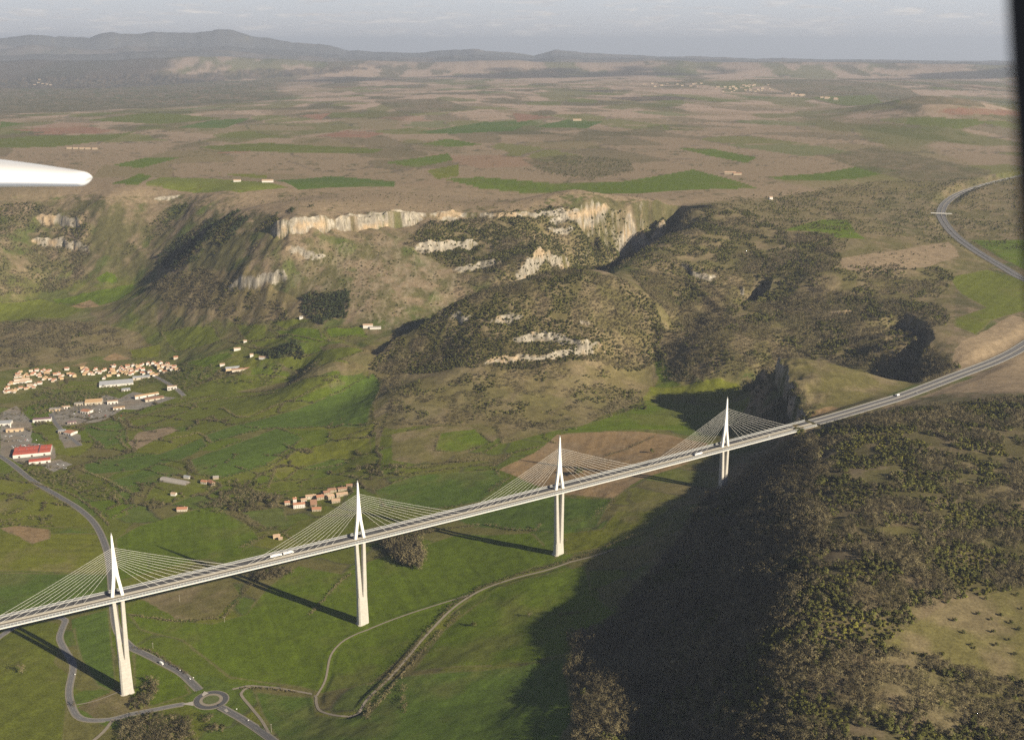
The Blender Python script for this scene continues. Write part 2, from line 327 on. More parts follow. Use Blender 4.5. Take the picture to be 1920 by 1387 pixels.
# ---------------------------------------------------------------- land: one sheet out to the horizon
PAL = dict(f=(.105,.090,.036), G=(.096,.134,.010), g=(.114,.130,.018), d=(.082,.124,.018), h=(.160,.128,.060), m=(.128,.110,.045), y=(.140,.150,.018), Y=(.15,.17,.03), t=(.27,.185,.095), b=(.265,.180,.092),
           s=(.24,.182,.116), o=(.138,.122,.044), w=(.052,.046,.034), r=(.25,.14,.09), p=(.38,.285,.215), k=(.098,.090,.038), a=(.25,.23,.20))
FIELDS = '''
f 1495,812 1540,835 1930,740 2080,760 2080,1420 1075,1420 1066,1190 1130,1178 1180,1120 1270,1010 1330,930 1400,885 1470,845
h 715,800 700,740 690,690 830,640 900,600 1150,600 1240,620 1240,690 1215,750 1100,795 1000,818 940,832 930,800 820,795 745,805
f 730,645 830,580 900,550 990,528 1090,513 1170,525 1230,570 1245,620 1150,625 1000,645 900,690 800,700 700,690
f 1090,404 1150,398 1268,388 1262,430 1225,452 1180,480 1140,498 1080,510 1040,500
m 1150,512 1300,522 1310,600 1240,695 1215,600 1180,530
m 760,455 800,420 900,405 1100,402 1270,388 1280,400 1190,480 1100,520 1000,532 930,520 850,505
h -60,600 150,602 260,625 300,660 180,668 -60,705
h 270,545 400,505 560,560 640,600 470,605 330,592
h 600,650 760,622 705,690 640,705
h 1235,700 1320,722 1400,703 1420,712 1280,724
h 500,715 640,672 690,690 560,722 430,752 350,768 340,758
m 1265,392 1420,372 1640,340 1930,330 1930,480 1790,520 1600,520 1480,560 1300,540 1180,500
m 1225,640 1300,540 1480,555 1790,520 1790,620 1720,720 1540,663 1430,700 1320,722
g 0,1180 60,1160 110,1165 120,1200 105,1240 125,1260 130,1300 120,1400 -60,1400 -60,1180
d 135,1160 205,1140 222,1300 215,1300 180,1285 150,1235 140,1200
o 145,1325 222,1290 290,1330 240,1338 180,1348
G 240,1150 300,1160 400,1168 460,1150 500,1100 560,1060 640,1075 700,1050 860,1000 1000,1000 1045,1045 1000,1065 900,1105 800,1190 700,1280 600,1300 560,1288 430,1270 340,1200 260,1180
G 250,1200 290,1240 340,1266 360,1300 285,1325 250,1310
d 475,1295 590,1306 596,1340 690,1340 740,1270 1060,1230 1075,1330 1050,1400 530,1400 490,1340
G 770,1260 830,1180 920,1110 1010,1080 1100,1060 1110,1110 1170,1150 1060,1225
G 215,1010 260,985 400,945 470,985 490,1010 440,1045 370,1050 220,1090
y -60,1000 190,1000 200,1050 205,1072 -60,1070
d -60,1073 205,1075 208,1122 -60,1160
y -60,890 60,905 130,950 170,968 190,990 -60,985
t 0,990 40,985 95,992 95,1010 60,1020 30,1005
o 260,1120 430,1085 450,1115 400,1160 330,1160
d 700,920 780,890 930,880 950,905 900,940 820,955 720,950
g 530,1000 560,975 640,965 720,980 640,1010 560,1020
d 860,975 960,940 1030,930 1150,935 1120,985 1050,997 900,990
y 1050,1000 1130,988 1160,950 1290,930 1250,960 1150,1020 1060,1040
b 935,880 1000,850 1045,815 1130,808 1190,808 1260,815 1330,830 1290,870 1200,900 1150,935 1040,925 960,890
G 1045,812 1130,785 1250,745 1410,735 1400,760 1330,805 1200,806 1060,813
y 1200,750 1220,725 1280,722 1390,712 1400,735 1300,742 1230,750
G 1225,672 1250,670 1265,700 1245,715 1230,705
o 735,815 820,800 900,795 935,805 930,825 870,850 780,870 735,860
G 825,812 890,805 925,830 860,848 815,845
o 700,750 720,715 740,740 720,800 705,850
d 385,815 430,800 560,765 700,700 718,715 695,770 690,800 600,800 490,805 395,830
d 355,862 520,802 570,820 500,872 420,897 370,890
y 500,878 560,842 690,805 700,850 620,860 560,877 530,905
d 150,800 235,780 240,830 190,837
g 235,785 300,765 420,735 560,715 640,715 540,755 440,780 390,792 330,802 250,800
s 240,830 260,810 320,800 335,806 290,825 250,845
d 155,870 220,860 300,850 380,820 390,835 340,862 250,882 160,890
d 195,905 300,870 350,882 290,910 220,915
g 290,905 400,895 390,920 320,945 270,940
g 130,905 200,900 240,945 160,935
G 160,942 235,935 240,965 210,975
g 400,928 520,902 690,870 700,885 560,920
d 450,960 530,950 545,985 500,990
g 690,900 760,875 900,862 930,868 780,888
G 180,520 200,508 215,512 220,525 190,532
G 100,560 180,545 250,530 260,535 230,560 180,575 110,575
g -40,560 80,560 170,575 120,595 -40,600
t 130,575 170,562 190,575 150,578
g 500,600 560,595 600,600 530,615
G 510,618 600,615 620,640 560,640
g 440,610 500,610 500,640 460,640
G 610,615 680,610 690,625 620,630
g 470,642 530,627 540,640 480,652
t 190,672 215,660 250,672 200,676
t 130,686 165,677 160,686
y 240,655 300,645 300,670 250,672
G 340,682 430,660 440,670 380,692
g 300,620 400,610 420,640 330,660
g 480,680 600,660 700,650 620,680 540,690
g 340,730 430,705 640,672 660,682 520,720 380,745 340,750
G 40,765 100,745 160,755 130,785 50,790
g 105,715 185,715 180,730 120,737
a 0,775 30,760 60,790 60,830 100,835 105,860 40,870 0,850
a 95,770 200,740 250,755 190,790 110,800
a 105,805 150,815 155,835 120,840
a 70,868 115,860 135,870 100,885
a 180,765 250,735 330,745 260,768
G 1470,432 1540,412 1590,412 1605,435 1625,449 1570,445 1540,434
g 1780,520 1850,505 1930,530 1930,580 1860,600 1830,628 1790,612 1790,597 1850,577 1800,550
G 1820,450 1930,450 1930,510 1870,480
s 1575,485 1680,470 1780,455 1800,480 1740,500 1640,515 1580,505
o 1460,690 1540,668 1640,690 1715,722 1660,745 1560,777 1510,765 1482,725
s 1720,745 1830,703 1930,655 1990,650 1990,740 1780,737
s 1790,655 1900,590 1930,600 1930,645 1830,690 1780,700
t 1510,785 1560,765 1580,768 1540,785
o 1655,1215 1700,1180 1780,1130 1930,1100 2000,1110 2000,1290 1850,1265 1780,1240 1700,1228
o 1590,890 1680,870 1700,885 1620,905
o 1640,990 1720,985 1730,1005 1660,1010
G 210,310 280,295 340,295 265,315
Y 270,345 300,332 400,335 540,352 450,362 350,360
G 210,345 260,325 285,330 260,347
d 510,338 620,330 740,340 740,350 560,356
y 410,325 500,328 500,336
g 370,275 500,268 720,280 700,288 420,284
r 390,288 470,283 460,288
G 720,305 840,288 850,300 780,314
G 790,270 840,260 905,271 850,276
y 800,320 860,308 860,330 820,336
G 830,336 900,332 1060,345 1170,340 1300,318 1400,345 1420,353 1200,363 1000,363 900,353
G 1270,278 1340,280 1420,295 1400,306 1330,292
G 1440,332 1540,325 1620,310 1690,320 1600,336 1540,339 1460,337
G 0,228 45,232 0,240
r 20,244 100,240 170,237 200,245 120,251
r 60,252 140,244 215,243 190,251
g -40,265 60,255 220,252 260,245 200,264 100,276 -40,278
g 160,226 280,212 420,222 300,233
d 330,240 400,225 470,222 420,241
r 590,256 650,245 720,250 690,259
r 560,217 620,212 600,226
d 780,249 900,230 1000,225 960,246 850,251
r 960,211 1040,220 970,229
d 1000,239 1060,225 1130,228 1100,241
k 1400,150 1560,150 1700,165 1850,202 1700,206 1560,196 1480,176
g 1520,182 1640,178 1690,196 1560,194
g 1700,221 1860,228 1800,242 1700,233
r 1750,209 1930,212 1930,219 1800,217
w 1140,184 1250,180 1310,186 1200,191
w 1080,171 1150,168 1150,174
w -40,150 100,145 350,140 480,130 720,127 600,140 420,151 200,166 -40,166
k -40,176 200,186 330,196 200,206 -40,216
k 980,300 1060,290 1180,300 1190,320 1110,335 1020,322
k 1540,292 1640,275 1720,290 1860,320 1840,346 1700,340 1600,312
k 1140,250 1240,235 1250,248 1160,256
k 700,190 820,185 900,205 760,215
k 1660,360 1760,350 1800,410 1780,450 1700,440 1620,400
'''  # gorge wall floor painted dark, standing in for shadow that misses it
def poly_in(x, y, pl):
    c = np.zeros(x.shape, bool); n = len(pl); j = n-1
    for i in range(n):
        xi, yi = pl[i]; xj, yj = pl[j]
        if yi != yj: c ^= ((yi > y) != (yj > y)) & (x < (xj-xi)*(y-yi)/(yj-yi)+xi)
        j = i
    return c
def region(s): q = pts(s); return at(q[:,0], q[:,1], False)[:,:2]
def mixc(a, b, t): return a*(1-t[...,None]) + b*t[...,None]
def cells(x, y, sx, sy, ang, s):
    c, q = math.cos(ang), math.sin(ang); u = (c*x-q*y)/sx; v = (q*x+c*y)/sy; iu = np.floor(u).astype(np.int64); iv = np.floor(v).astype(np.int64)
    f1 = np.full(u.shape, 9.); f2 = f1.copy(); idv = np.zeros(u.shape)
    for a in (-1, 0, 1):
        for b in (-1, 0, 1):
            px = iu+a+.15+.7*_h(iu+a, iv+b, s); py = iv+b+.15+.7*_h(iu+a, iv+b, s+1); d = np.maximum(np.abs(px-u), np.abs(py-v))*.6+np.hypot(px-u, py-v)*.4; h = _h(iu+a, iv+b, s+2)
            m = d < f1; f2 = np.where(m, f1, np.minimum(f2, d)); idv = np.where(m, h, idv); f1 = np.where(m, d, f1)
    return idv, f2-f1
def land_colour(x, y, z, nz):
    A = lambda k: np.array(PAL[k])
    d = np.hypot(x, y); n1 = fbm(x/220, y/220, 4, 60); n2 = fbm(x/40, y/40, 4, 66); n3 = fbm(x/900, y/900, 4, 70); n4 = fbm(x/13, y/13, 3, 75)
    val = mixc(A('g')*np.ones(x.shape+(3,)), A('o'), sst(.47, .66, n1*.6+n2*.4))
    cid, ce = cells(x+30*(n1-.5), y+30*(n2-.5), 120, 75, .5, 400); sel = np.stack([A('G'), A('g'), A('d'), A('y'), A('o'), A('g'), A('G'), A('o')])[(cid*7.999).astype(int)]
    val = mixc(val, sel*(.85+.3*n2)[...,None], .72*np.ones(x.shape)); val = mixc(val, A('w')*1.3, sst(.09, .04, ce)*sst(.35, .55, n1+.2*(n2-.5))*.5)
    scr = mixc(A('k')*np.ones(x.shape+(3,)), A('s')*.85, sst(.40, .66, .5*n2+.3*n1+.2*n4))
    scr = mixc(scr, A('d')*.75, sst(.55, .72, fbm(x/70, y/70, 4, 80))*.6)
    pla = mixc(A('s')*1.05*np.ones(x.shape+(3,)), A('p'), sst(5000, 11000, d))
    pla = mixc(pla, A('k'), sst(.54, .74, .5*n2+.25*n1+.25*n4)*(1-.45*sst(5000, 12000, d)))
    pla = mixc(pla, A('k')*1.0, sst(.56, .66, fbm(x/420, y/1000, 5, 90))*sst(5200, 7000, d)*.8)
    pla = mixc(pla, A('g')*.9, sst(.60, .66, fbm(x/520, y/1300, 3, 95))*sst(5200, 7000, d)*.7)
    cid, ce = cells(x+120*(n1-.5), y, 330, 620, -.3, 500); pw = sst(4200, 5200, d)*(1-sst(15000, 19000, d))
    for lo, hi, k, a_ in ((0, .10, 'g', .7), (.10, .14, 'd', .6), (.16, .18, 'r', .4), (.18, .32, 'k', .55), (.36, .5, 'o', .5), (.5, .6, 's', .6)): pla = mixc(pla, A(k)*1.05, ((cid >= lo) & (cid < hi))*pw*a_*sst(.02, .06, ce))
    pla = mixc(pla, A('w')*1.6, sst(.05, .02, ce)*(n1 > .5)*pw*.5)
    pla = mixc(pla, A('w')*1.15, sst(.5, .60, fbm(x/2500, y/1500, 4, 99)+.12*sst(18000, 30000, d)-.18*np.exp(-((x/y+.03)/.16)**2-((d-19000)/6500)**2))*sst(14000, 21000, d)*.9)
    pla = mixc(pla, np.array((.115,.122,.132)), sst(20500, 24500, d)*.82)  # far ranges pale blue: distance haze mixed into the ground colour
    kp = sst(285, 305, z)*sst(3000, 3400, d) ; kv = (1-sst(70, 125, z))*(1-.55*sst(2950, 3350, d))
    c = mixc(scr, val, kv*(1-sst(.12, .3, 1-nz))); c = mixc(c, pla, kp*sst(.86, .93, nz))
    return c, n1, n2, n4
def paint(x, y, c, n1, n2, n4):
    jx = x + 7*(fbm(x/30, y/30, 3, 110)-.5); jy = y + 7*(fbm(x/30, y/30, 3, 120)-.5)
    sc = np.hypot(x, y) > 5200
    for ln in FIELDS.strip().split('\n'):
        k, s = ln.split(' ', 1); pl = region(s)
        m = (jx > pl[:,0].min()) & (jx < pl[:,0].max()) & (jy > pl[:,1].min()) & (jy < pl[:,1].max())
        idx = np.nonzero(m)[0]
        if not len(idx): continue
        idx = idx[poly_in(jx[idx], jy[idx], pl)]
        col = np.array(PAL[k])*np.ones((len(idx), 3)); xi, yi = x[idx], y[idx]
        dry = np.array(PAL['o' if k in 'GgdY' else 's'])
        amt = (sst(.52, .72, .55*n1[idx]+.45*n2[idx])*.42 if k in 'GgYyd' else sst(.4, .7, n2[idx])*.5)
        col = mixc(col, dry, amt)
        ang = (zlib.crc32(s.encode()) % 314)/100; st = vnoise((xi*math.cos(ang)+yi*math.sin(ang))/5.5, (yi*math.cos(ang)-xi*math.sin(ang))/160, 130)
        col *= (.88+.24*st)[:,None]*(.9+.22*n1[idx])[:,None]
        if k in 'wkhmf': col = col*.8 + c[idx]*.22
        if k in 'GgdyYbt' and pl[:,1].max() < 4000:
            e_ = seg_dist(xi, yi, np.vstack([pl, pl[:1]]))[0]; col = mixc(col, np.array((.165,.145,.062)), sst(5.0, 1.5, e_)*(vnoise(xi/45, yi/45, 180) > .35)*.75)
        c[idx] = col
    return c
def make_land():
    ys = np.concatenate([np.arange(480, 1500, 3.), np.arange(1500, 4300, 2.7), np.geomspace(4300, 95000, 330)])
    us = np.linspace(-.62, .62, 1250); Y, U = np.meshgrid(ys, us, indexing='ij'); X = U*Y
    X = X.ravel(); Y = Y.ravel(); Z = height(X, Y); ny, nx = len(ys), len(us)
    Zg = Z.reshape(ny, nx); dzy = np.gradient(Zg, ys, axis=0); dzu = np.gradient(Zg, us, axis=1)/np.maximum(ys, 1)[:,None]
    dzy = dzy - dzu*us[None,:]; nz = (1/np.sqrt(1+dzu**2+dzy**2)).ravel()
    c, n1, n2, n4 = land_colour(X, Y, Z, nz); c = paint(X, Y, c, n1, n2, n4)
    sg = sst(.45, .75, fbm(X/6+8*(n2-.5), Y/55, 3, 140)); m = poly_in(X, Y, region('540,470 760,440 860,520 850,600 700,600 560,565'))
    c[m] = mixc(c, np.array((.26,.215,.15)), sg*.5)[m]
    near = np.hypot(X, Y) < 5200
    rb = rock_band(X, Y); rock = np.maximum(sst(.28, .6, rb)*sst(.93, .80, nz), sst(.60, .46, nz + .10*(n2-.5))*sst(3, 60, Z)*.45*sst(.5, .62, n4)*(vnoise(X/45, Y/45, 170) > .45))*near
    rc = np.array((.37,.33,.265))*((.25+1.1*fbm(X/6, Z/6+Y/9, 4, 150))*(.7+.6*vnoise(Z/3.2, X/70, 158)))[:,None]
    rc = mixc(rc, np.array((.44,.30,.16)), sst(.55, .7, fbm(X/45, Z/25, 3, 155))*.6)
    fr = fbm(X/10+.3*(n2-.5), Z/4.5, 4, 160); c = mixc(c, rc, rock*sst(.38, .50, fr*.75+.25*n4+.16*rb-.04))
    Z = Z - curv(X, Y)
    me = bpy.data.meshes.new('ground'); nv = len(X); me.vertices.add(nv)
    me.vertices.foreach_set('co', np.stack([X, Y, Z], -1).astype(np.float32).ravel())
    i = np.arange((ny-1)*(nx-1)); r = i//(nx-1); q = i % (nx-1); a = r*nx+q
    f = np.stack([a, a+1, a+nx+1, a+nx], -1).astype(np.int32)
    me.loops.add(f.size); me.polygons.add(len(f)); me.loops.foreach_set('vertex_index', f.ravel()); me.polygons.foreach_set('loop_start', np.arange(0, f.size, 4, dtype=np.int32))
    me.polygons.foreach_set('use_smooth', np.ones(len(f), bool))
    at_ = me.color_attributes.new('cover', 'FLOAT_COLOR', 'POINT'); at_.data.foreach_set('color', np.c_[np.clip(c, 0, 1), np.ones(nv)].astype(np.float32).ravel())
    me.update(calc_edges=True)
    o = link(bpy.data.objects.new('ground', me)); o['kind'] = 'structure'
    m = bpy.data.materials.new('land'); m.use_nodes = True; nt = m.node_tree; b = nt.nodes['Principled BSDF']; L = nt.links.new; N = nt.nodes.new
    b.inputs['Roughness'].default_value = .95; b.inputs['Specular IOR Level'].default_value = .1
    ca = N('ShaderNodeVertexColor'); ca.layer_name = 'cover'; geo = N('ShaderNodeNewGeometry')
    prev = ca.outputs['Color']
    for sc, lo, hi in ((.35, .72, 1.26), (.07, .84, 1.16)):
        n = N('ShaderNodeTexNoise'); n.inputs['Scale'].default_value = sc; n.inputs['Detail'].default_value = 3; L(geo.outputs['Position'], n.inputs['Vector'])
        r_ = N('ShaderNodeMapRange'); r_.inputs[1].default_value = .3; r_.inputs[2].default_value = .7; r_.inputs[3].default_value = lo; r_.inputs[4].default_value = hi; L(n.outputs['Fac'], r_.inputs[0])
        v = N('ShaderNodeVectorMath'); v.operation = 'SCALE'; L(prev, v.inputs[0]); L(r_.outputs[0], v.inputs['Scale']); prev = v.outputs[0]
    L(prev, b.inputs['Base Color']); me.materials.append(m)
    return o
land = make_land()
#@@BRIDGE
# ---------------------------------------------------------------- the viaduct
M_WHITE = mat('white_steel', (.80,.79,.76), .45, .04, .05); M_CONC = mat('pier_concrete', (.56,.52,.45), .9, .12, .12)
M_ASPH = mat('asphalt', (.075,.075,.08), .9, .15, .08); M_ASPH2 = mat('tan_asphalt', (.24,.215,.175), .9, .12, .06)  # dark grey for the far carriageway, tan for the near one
M_STEEL = mat('galvanised_rail', (.34,.34,.33), .5); M_FASC = mat('deck_fascia', (.66,.65,.62), .5, .08, .03); M_PAINT = mat('road_paint', (.38,.38,.37), .8)
M_STAY = mat('stay_sheath', (.83,.81,.76), .5)
def screen_mat():
    m = mat('wind_screen', (.20,.21,.22), .5); nt = m.node_tree; b = nt.nodes['Principled BSDF']; b.inputs['Alpha'].default_value = .7; return m
M_SCR = screen_mat()
def joint_mat():
    m = mat('lift_marked_concrete', (.56,.52,.45), .9); nt = m.node_tree; b = nt.nodes['Principled BSDF']; N = nt.nodes.new; L = nt.links.new
    geo = N('ShaderNodeNewGeometry'); sp = N('ShaderNodeSeparateXYZ'); L(geo.outputs['Position'], sp.inputs[0])
    md = N('ShaderNodeMath'); md.operation = 'PINGPONG'; md.inputs[1].default_value = 2.0; L(sp.outputs['Z'], md.inputs[0])
    cr = N('ShaderNodeMapRange'); cr.inputs[1].default_value = .0; cr.inputs[2].default_value = .25; cr.inputs[3].default_value = .80; cr.inputs[4].default_value = 1.0; L(md.outputs[0], cr.inputs[0])
    n = N('ShaderNodeTexNoise'); n.inputs['Scale'].default_value = .25; n.inputs['Detail'].default_value = 5; L(geo.outputs['Position'], n.inputs['Vector'])
    m2 = N('ShaderNodeMapRange'); m2.inputs[3].default_value = .78; m2.inputs[4].default_value = 1.2; L(n.outputs['Fac'], m2.inputs[0])
    mu = N('ShaderNodeMath'); mu.operation = 'MULTIPLY'; L(cr.outputs[0], mu.inputs[0]); L(m2.outputs[0], mu.inputs[1])
    v = N('ShaderNodeVectorMath'); v.operation = 'SCALE'; v.inputs[0].default_value = (.50,.475,.43); L(mu.outputs[0], v.inputs['Scale']); L(v.outputs[0], b.inputs['Base Color'])
    return m
M_PIER = joint_mat()
bridge = empty('viaduct', (*br(0), 0)); tag(bridge, 'long white cable-stayed viaduct on tall concrete piers crossing the green valley', 'bridge')
O = Vector(bridge.location)
def bl(bx, off, z): x, y = br(bx, off); return (x-O.x, y-O.y, z - curv(x, y))
XS = list(np.arange(-500, ABUT, 12.0)) + [ABUT]
def strip(prof, name, m, parent, xs=XS, closed=True):
    """a section (side offset, height above road) swept along the bridge"""
    mb = MB(); mb.loft([[bl(b, o_, deck_z(b)+z_) for o_, z_ in prof] for b in xs]); return mb.build(name, m, parent)
deck = strip([(-16,-.05),(-13.5,-1.6),(-3.5,-4.2),(3.5,-4.2),(13.5,-1.6),(16,-.05),(16,.0),(-16,.0)], 'deck', M_FASC, bridge)
for q0, q1, m_ in ((-13.6, -2.6, M_ASPH2), (2.6, 13.6, M_ASPH)):
    mb = MB(); mb.loft([[bl(b, o_, deck_z(b)+z_) for o_, z_ in [(q0,.02),(q1,.02),(q1,.10),(q0,.10)]] for b in XS])
    for o_ in (q0+3.5, q0+7.3):
        for b in np.arange(-500, ABUT-10, 39.): mb.add([bl(b, o_-.1, deck_z(b)+.115), bl(b+12, o_-.1, deck_z(b+12)+.115), bl(b+12, o_+.1, deck_z(b+12)+.115), bl(b, o_+.1, deck_z(b)+.115)], [(0,1,2,3)], 1)
    mb.build('carriageway', [m_, M_PAINT], deck)
strip([(-2.4,.02),(2.4,.02),(2.2,.45),(-2.2,.45)], 'median', mat('median_concrete', (.50,.46,.38), .9, .1, .1), deck)
for sd_ in (-1, 1):
    strip([(sd_*16.0,-1.35),(sd_*16.55,-1.0),(sd_*16.55,.62),(sd_*16.0,.30)], 'edge_fascia', M_FASC, deck)
    mb = MB(); mb.loft([[bl(b, o_, deck_z(b)+z_) for o_, z_ in [(sd_*15.2,.62),(sd_*15.32,.62),(sd_*14.92,3.2),(sd_*14.8,3.2)]] for b in XS])
    for b in np.arange(-500, ABUT-1, 4.17):
        z = deck_z(b); mb.tube(bl(b, sd_*15.75, z+.3), bl(b, sd_*15.0, z+3.35), .14, 4, 1)
    w = mb.build('wind_screen', [M_SCR, M_WHITE], deck)
    strip([(sd_*15.05,3.2),(sd_*14.75,3.2),(sd_*14.75,3.42),(sd_*15.05,3.42)], 'top_rail', M_WHITE, w)
    strip([(sd_*13.75,.12),(sd_*14.05,.12),(sd_*14.05,.95),(sd_*13.75,.95)], 'guard_rail', M_STEEL, deck)
def octo(bx, off, z, hx, hy, ch=.28):
    c = [(-hx,-hy*(1-ch)*1),( -hx*(1-ch),-hy),(hx*(1-ch),-hy),(hx,-hy*(1-ch)),(hx,hy*(1-ch)),(hx*(1-ch),hy),(-hx*(1-ch),hy),(-hx,hy*(1-ch))]
    return [bl(bx+a, off+b, z) for a, b in c]
for i in range(4):
    b = 342.*i; zd = deck_z(b); x, y = br(b); zg = float(height(x, y)[0]) - 3; zs = max(zd-4.2-88, zg+5)
    k = (zd - zg)/145.
    mb = MB(); hb = 6.5+.7*k
    mb.loft([octo(b, 0, zg, hb+.8, 5.4+.9*k), octo(b, 0, zg+(zs-zg)*.5, hb+.3, 5.1+.5*k), octo(b, 0, zs, hb-.2, 4.8)])
    pier = mb.build('pier', M_PIER, bridge)
    for s in (-1, 1):
        mb = MB(); n = 6; rg = []
        for j in range(n+1):
            t = j/n; inn = 0.12+3.1*t**.9; out = hb-.2+1.0*t; rg.append(octo(b+s*(inn+out)/2, 0, zs+.02+(zd-4.25-zs)*t, (out-inn)/2, 4.8-1.2*t, .25))
        mb.loft(rg); mb.build('pier_column', M_PIER, pier)
    mb = MB(); mb.box(0,0,0,0,0,0) if 0 else None
    mb.loft([octo(b, 0, zg-6, hb+2.2, 8), octo(b, 0, zg+3.4, hb+2.0, 7.8)]); mb.build('footing', M_CONC, pier)
    mast = MB(); zt = zd+87.
    mast.loft([octo(b, 0, zd+30, 4.3, 1.9, .2), octo(b, 0, zd+50, 2.9, 1.6, .2), octo(b, 0, zd+72, 1.75, 1.35, .2), octo(b, 0, zt, 1.0, 1.1, .2)])
    mast = mast.build('mast', M_WHITE, bridge)
    for s in (-1, 1):
        mb = MB(); mb.loft([octo(b+s*6.5, 0, zd+.1, 2.15, 2.4, .2), octo(b+s*2.14, 0, zd+30.2, 2.15, 1.85, .2)]); mb.build('mast_leg', M_WHITE, mast)
    mb = MB(); mb.loft([octo(b, 0, zt, .7, .8, .2), octo(b, 0, zt+2.6, .6, .7, .2)]); mb.tube(bl(b, 0, zt+2.6), bl(b, 0, zt+4.4), .12, 5); mb.build('mast_cap', mat('mast_cap_steel', (.45,.45,.44), .5) if i == 0 else bpy.data.materials['mast_cap_steel'], mast)
    for s in (-1, 1):
        for j in range(11):
            bd = b + s*(43+12.5*j); zh = zd + 43 + 2.55*j
            if bd > ABUT-2: continue
            mb = MB(); hw_ = 3.3 - 1.4*(zh-zd-34)/38
            a_ = Vector(bl(b+s*max(hw_, 1.2), 0, zh)); e_ = Vector(bl(bd, 0, deck_z(bd)+.4)); prev = a_
            for q in range(1, 5):
                t = q/4; c_ = a_.lerp(e_, t); c_.z -= 1.6*4*t*(1-t)*(j+2)/13; mb.tube(prev, c_, .14, 5); prev = c_
            mb.build('stay_cable', M_STAY, mast)
# abutment at the plateau end
mb = MB(); zz = deck_z(ABUT)
mb.hexa([bl(ABUT-3,-15,zz-16), bl(ABUT+22,-15,zz-16), bl(ABUT+22,15,zz-16), bl(ABUT-3,15,zz-16)], [bl(ABUT-3,-15,zz-4.3), bl(ABUT+22,-15,zz-4.3), bl(ABUT+22,15,zz-4.3), bl(ABUT-3,15,zz-4.3)])
ab = mb.build('abutment', M_CONC, bridge)
# ---------------------------------------------------------------- roads laid over the land
def normals(w):
    t = np.gradient(w[:,:2], axis=0); t /= np.linalg.norm(t, axis=1)[:,None]+1e-9; return np.c_[-t[:,1], t[:,0]]
def ribbon(name, w, o0, o1, m, lift, parent=None, thick=.25):
    n = normals(w); mb = MB(); z = w[:,2] - curv(w[:,0], w[:,1]) + lift
    a = np.c_[w[:,:2]+n*o0, z]; b = np.c_[w[:,:2]+n*o1, z]; v = []
    for p_, q_ in zip(a, b): v += [tuple(p_), tuple(q_)]
    mb.add(v, [(2*i+1, 2*i, 2*i+2, 2*i+3) for i in range(len(w)-1)])
    o = mb.build(name, m, parent)
    if parent is None: o['kind'] = 'structure'
    return o
M_GRAV = mat('pale_gravel', (.26,.225,.175), .95, .18, .15); M_VERGE = mat('verge_gravel', (.25,.225,.18), .95, .2, .12); M_ROAD = mat('road_asphalt', (.135,.13,.13), .9, .15, .1)
M_MOT = mat('motorway_asphalt', (.16,.155,.155), .9, .12, .03)
for w_, hw_, m_, nm in ((R_MAIN, 4.6, M_ROAD, 'main_road'), (R_SOUTH, 4.6, M_ROAD, 'main_road'), (R_BEND, 3.4, M_MOT, 'winding_road'), (R_LANE, 1.9, M_GRAV, 'lane'), (R_PIER, 1.5, M_GRAV, 'track'),
                       (R_SIDE, 2.0, M_GRAV, 'lane'), (R_WOOD, 2.4, M_GRAV, 'lane'), (R_TRACK, 1.0, M_GRAV, 'track'), (R_TOWN, 4.5, M_MOT, 'town_road'), (R_ESTATE, 4, M_MOT, 'town_road')):
    if hw_ > 3: ribbon(nm+'_verge', w_, -hw_-2.0, hw_+2.0, M_VERGE, .22)
    ribbon(nm, w_, -hw_, hw_, m_, .42)
    if hw_ > 4.3 or nm == 'winding_road':
        for e in (-1, 1): ribbon('edge_line', w_, e*(hw_-.45)-.12, e*(hw_-.45)+.12, M_PAINT, .50)
        n_ = normals(w_); mb = MB()
        for i in range(0, len(w_)-1, 2):
            a_, b_ = w_[i], w_[i+1]; q = n_[i]
            z0_, z1_ = a_[2]-curv(a_[0], a_[1])+.5, b_[2]-curv(b_[0], b_[1])+.5
            mb.add([(a_[0]-q[0]*.14, a_[1]-q[1]*.14, z0_), (b_[0]-q[0]*.14, b_[1]-q[1]*.14, z1_), (b_[0]+q[0]*.14, b_[1]+q[1]*.14, z1_), (a_[0]+q[0]*.14, a_[1]+q[1]*.14, z0_)], [(0,1,2,3)])
        mb.build('centre_line', M_PAINT)['kind'] = 'structure'
for o0, o1, m_, l_, nm in ((-15.5, 15.5, M_VERGE, .2, 'motorway_verge'), (-13, -1.8, M_MOT, .45, 'motorway'), (1.8, 13, M_MOT, .45, 'motorway'), (-1.5, 1.5, M_GRAV, .5, 'motorway_median')):
    ribbon(nm, MW[2:], o0, o1, m_, l_)
for e in (-12.3, -2.5, 2.5, 12.3): ribbon('motorway_edge_line', MW[2:], e-.15, e+.15, M_PAINT, .55)
def fence_rail(name, off, label):
    mb = MB(); n = normals(MW); z = MW[:,2]-curv(MW[:,0], MW[:,1])+.4
    for i in range(2, len(MW)-1):
        a_ = MW[i,:2]+n[i]*off; b_ = MW[i+1,:2]+n[i+1]*off
        mb.hexa([(*a_, z[i]+.3), (*b_, z[i+1]+.3), (*(b_+n[i+1]*.3), z[i+1]+.3), (*(a_+n[i]*.3), z[i]+.3)], [(*a_, z[i]+1.1), (*b_, z[i+1]+1.1), (*(b_+n[i+1]*.3), z[i+1]+1.1), (*(a_+n[i]*.3), z[i]+1.1)])
    tag(mb.build(name, M_STEEL), label, 'guard rail')
fence_rail('guard_rail', -14.2, 'grey steel guard rail along the outer edge of the motorway nearest the wooded hill')
fence_rail('guard_rail', 0, 'grey steel guard rail along the central reservation of the curving motorway')
fence_rail('guard_rail', 14.0, 'grey steel guard rail along the far edge of the curving motorway')
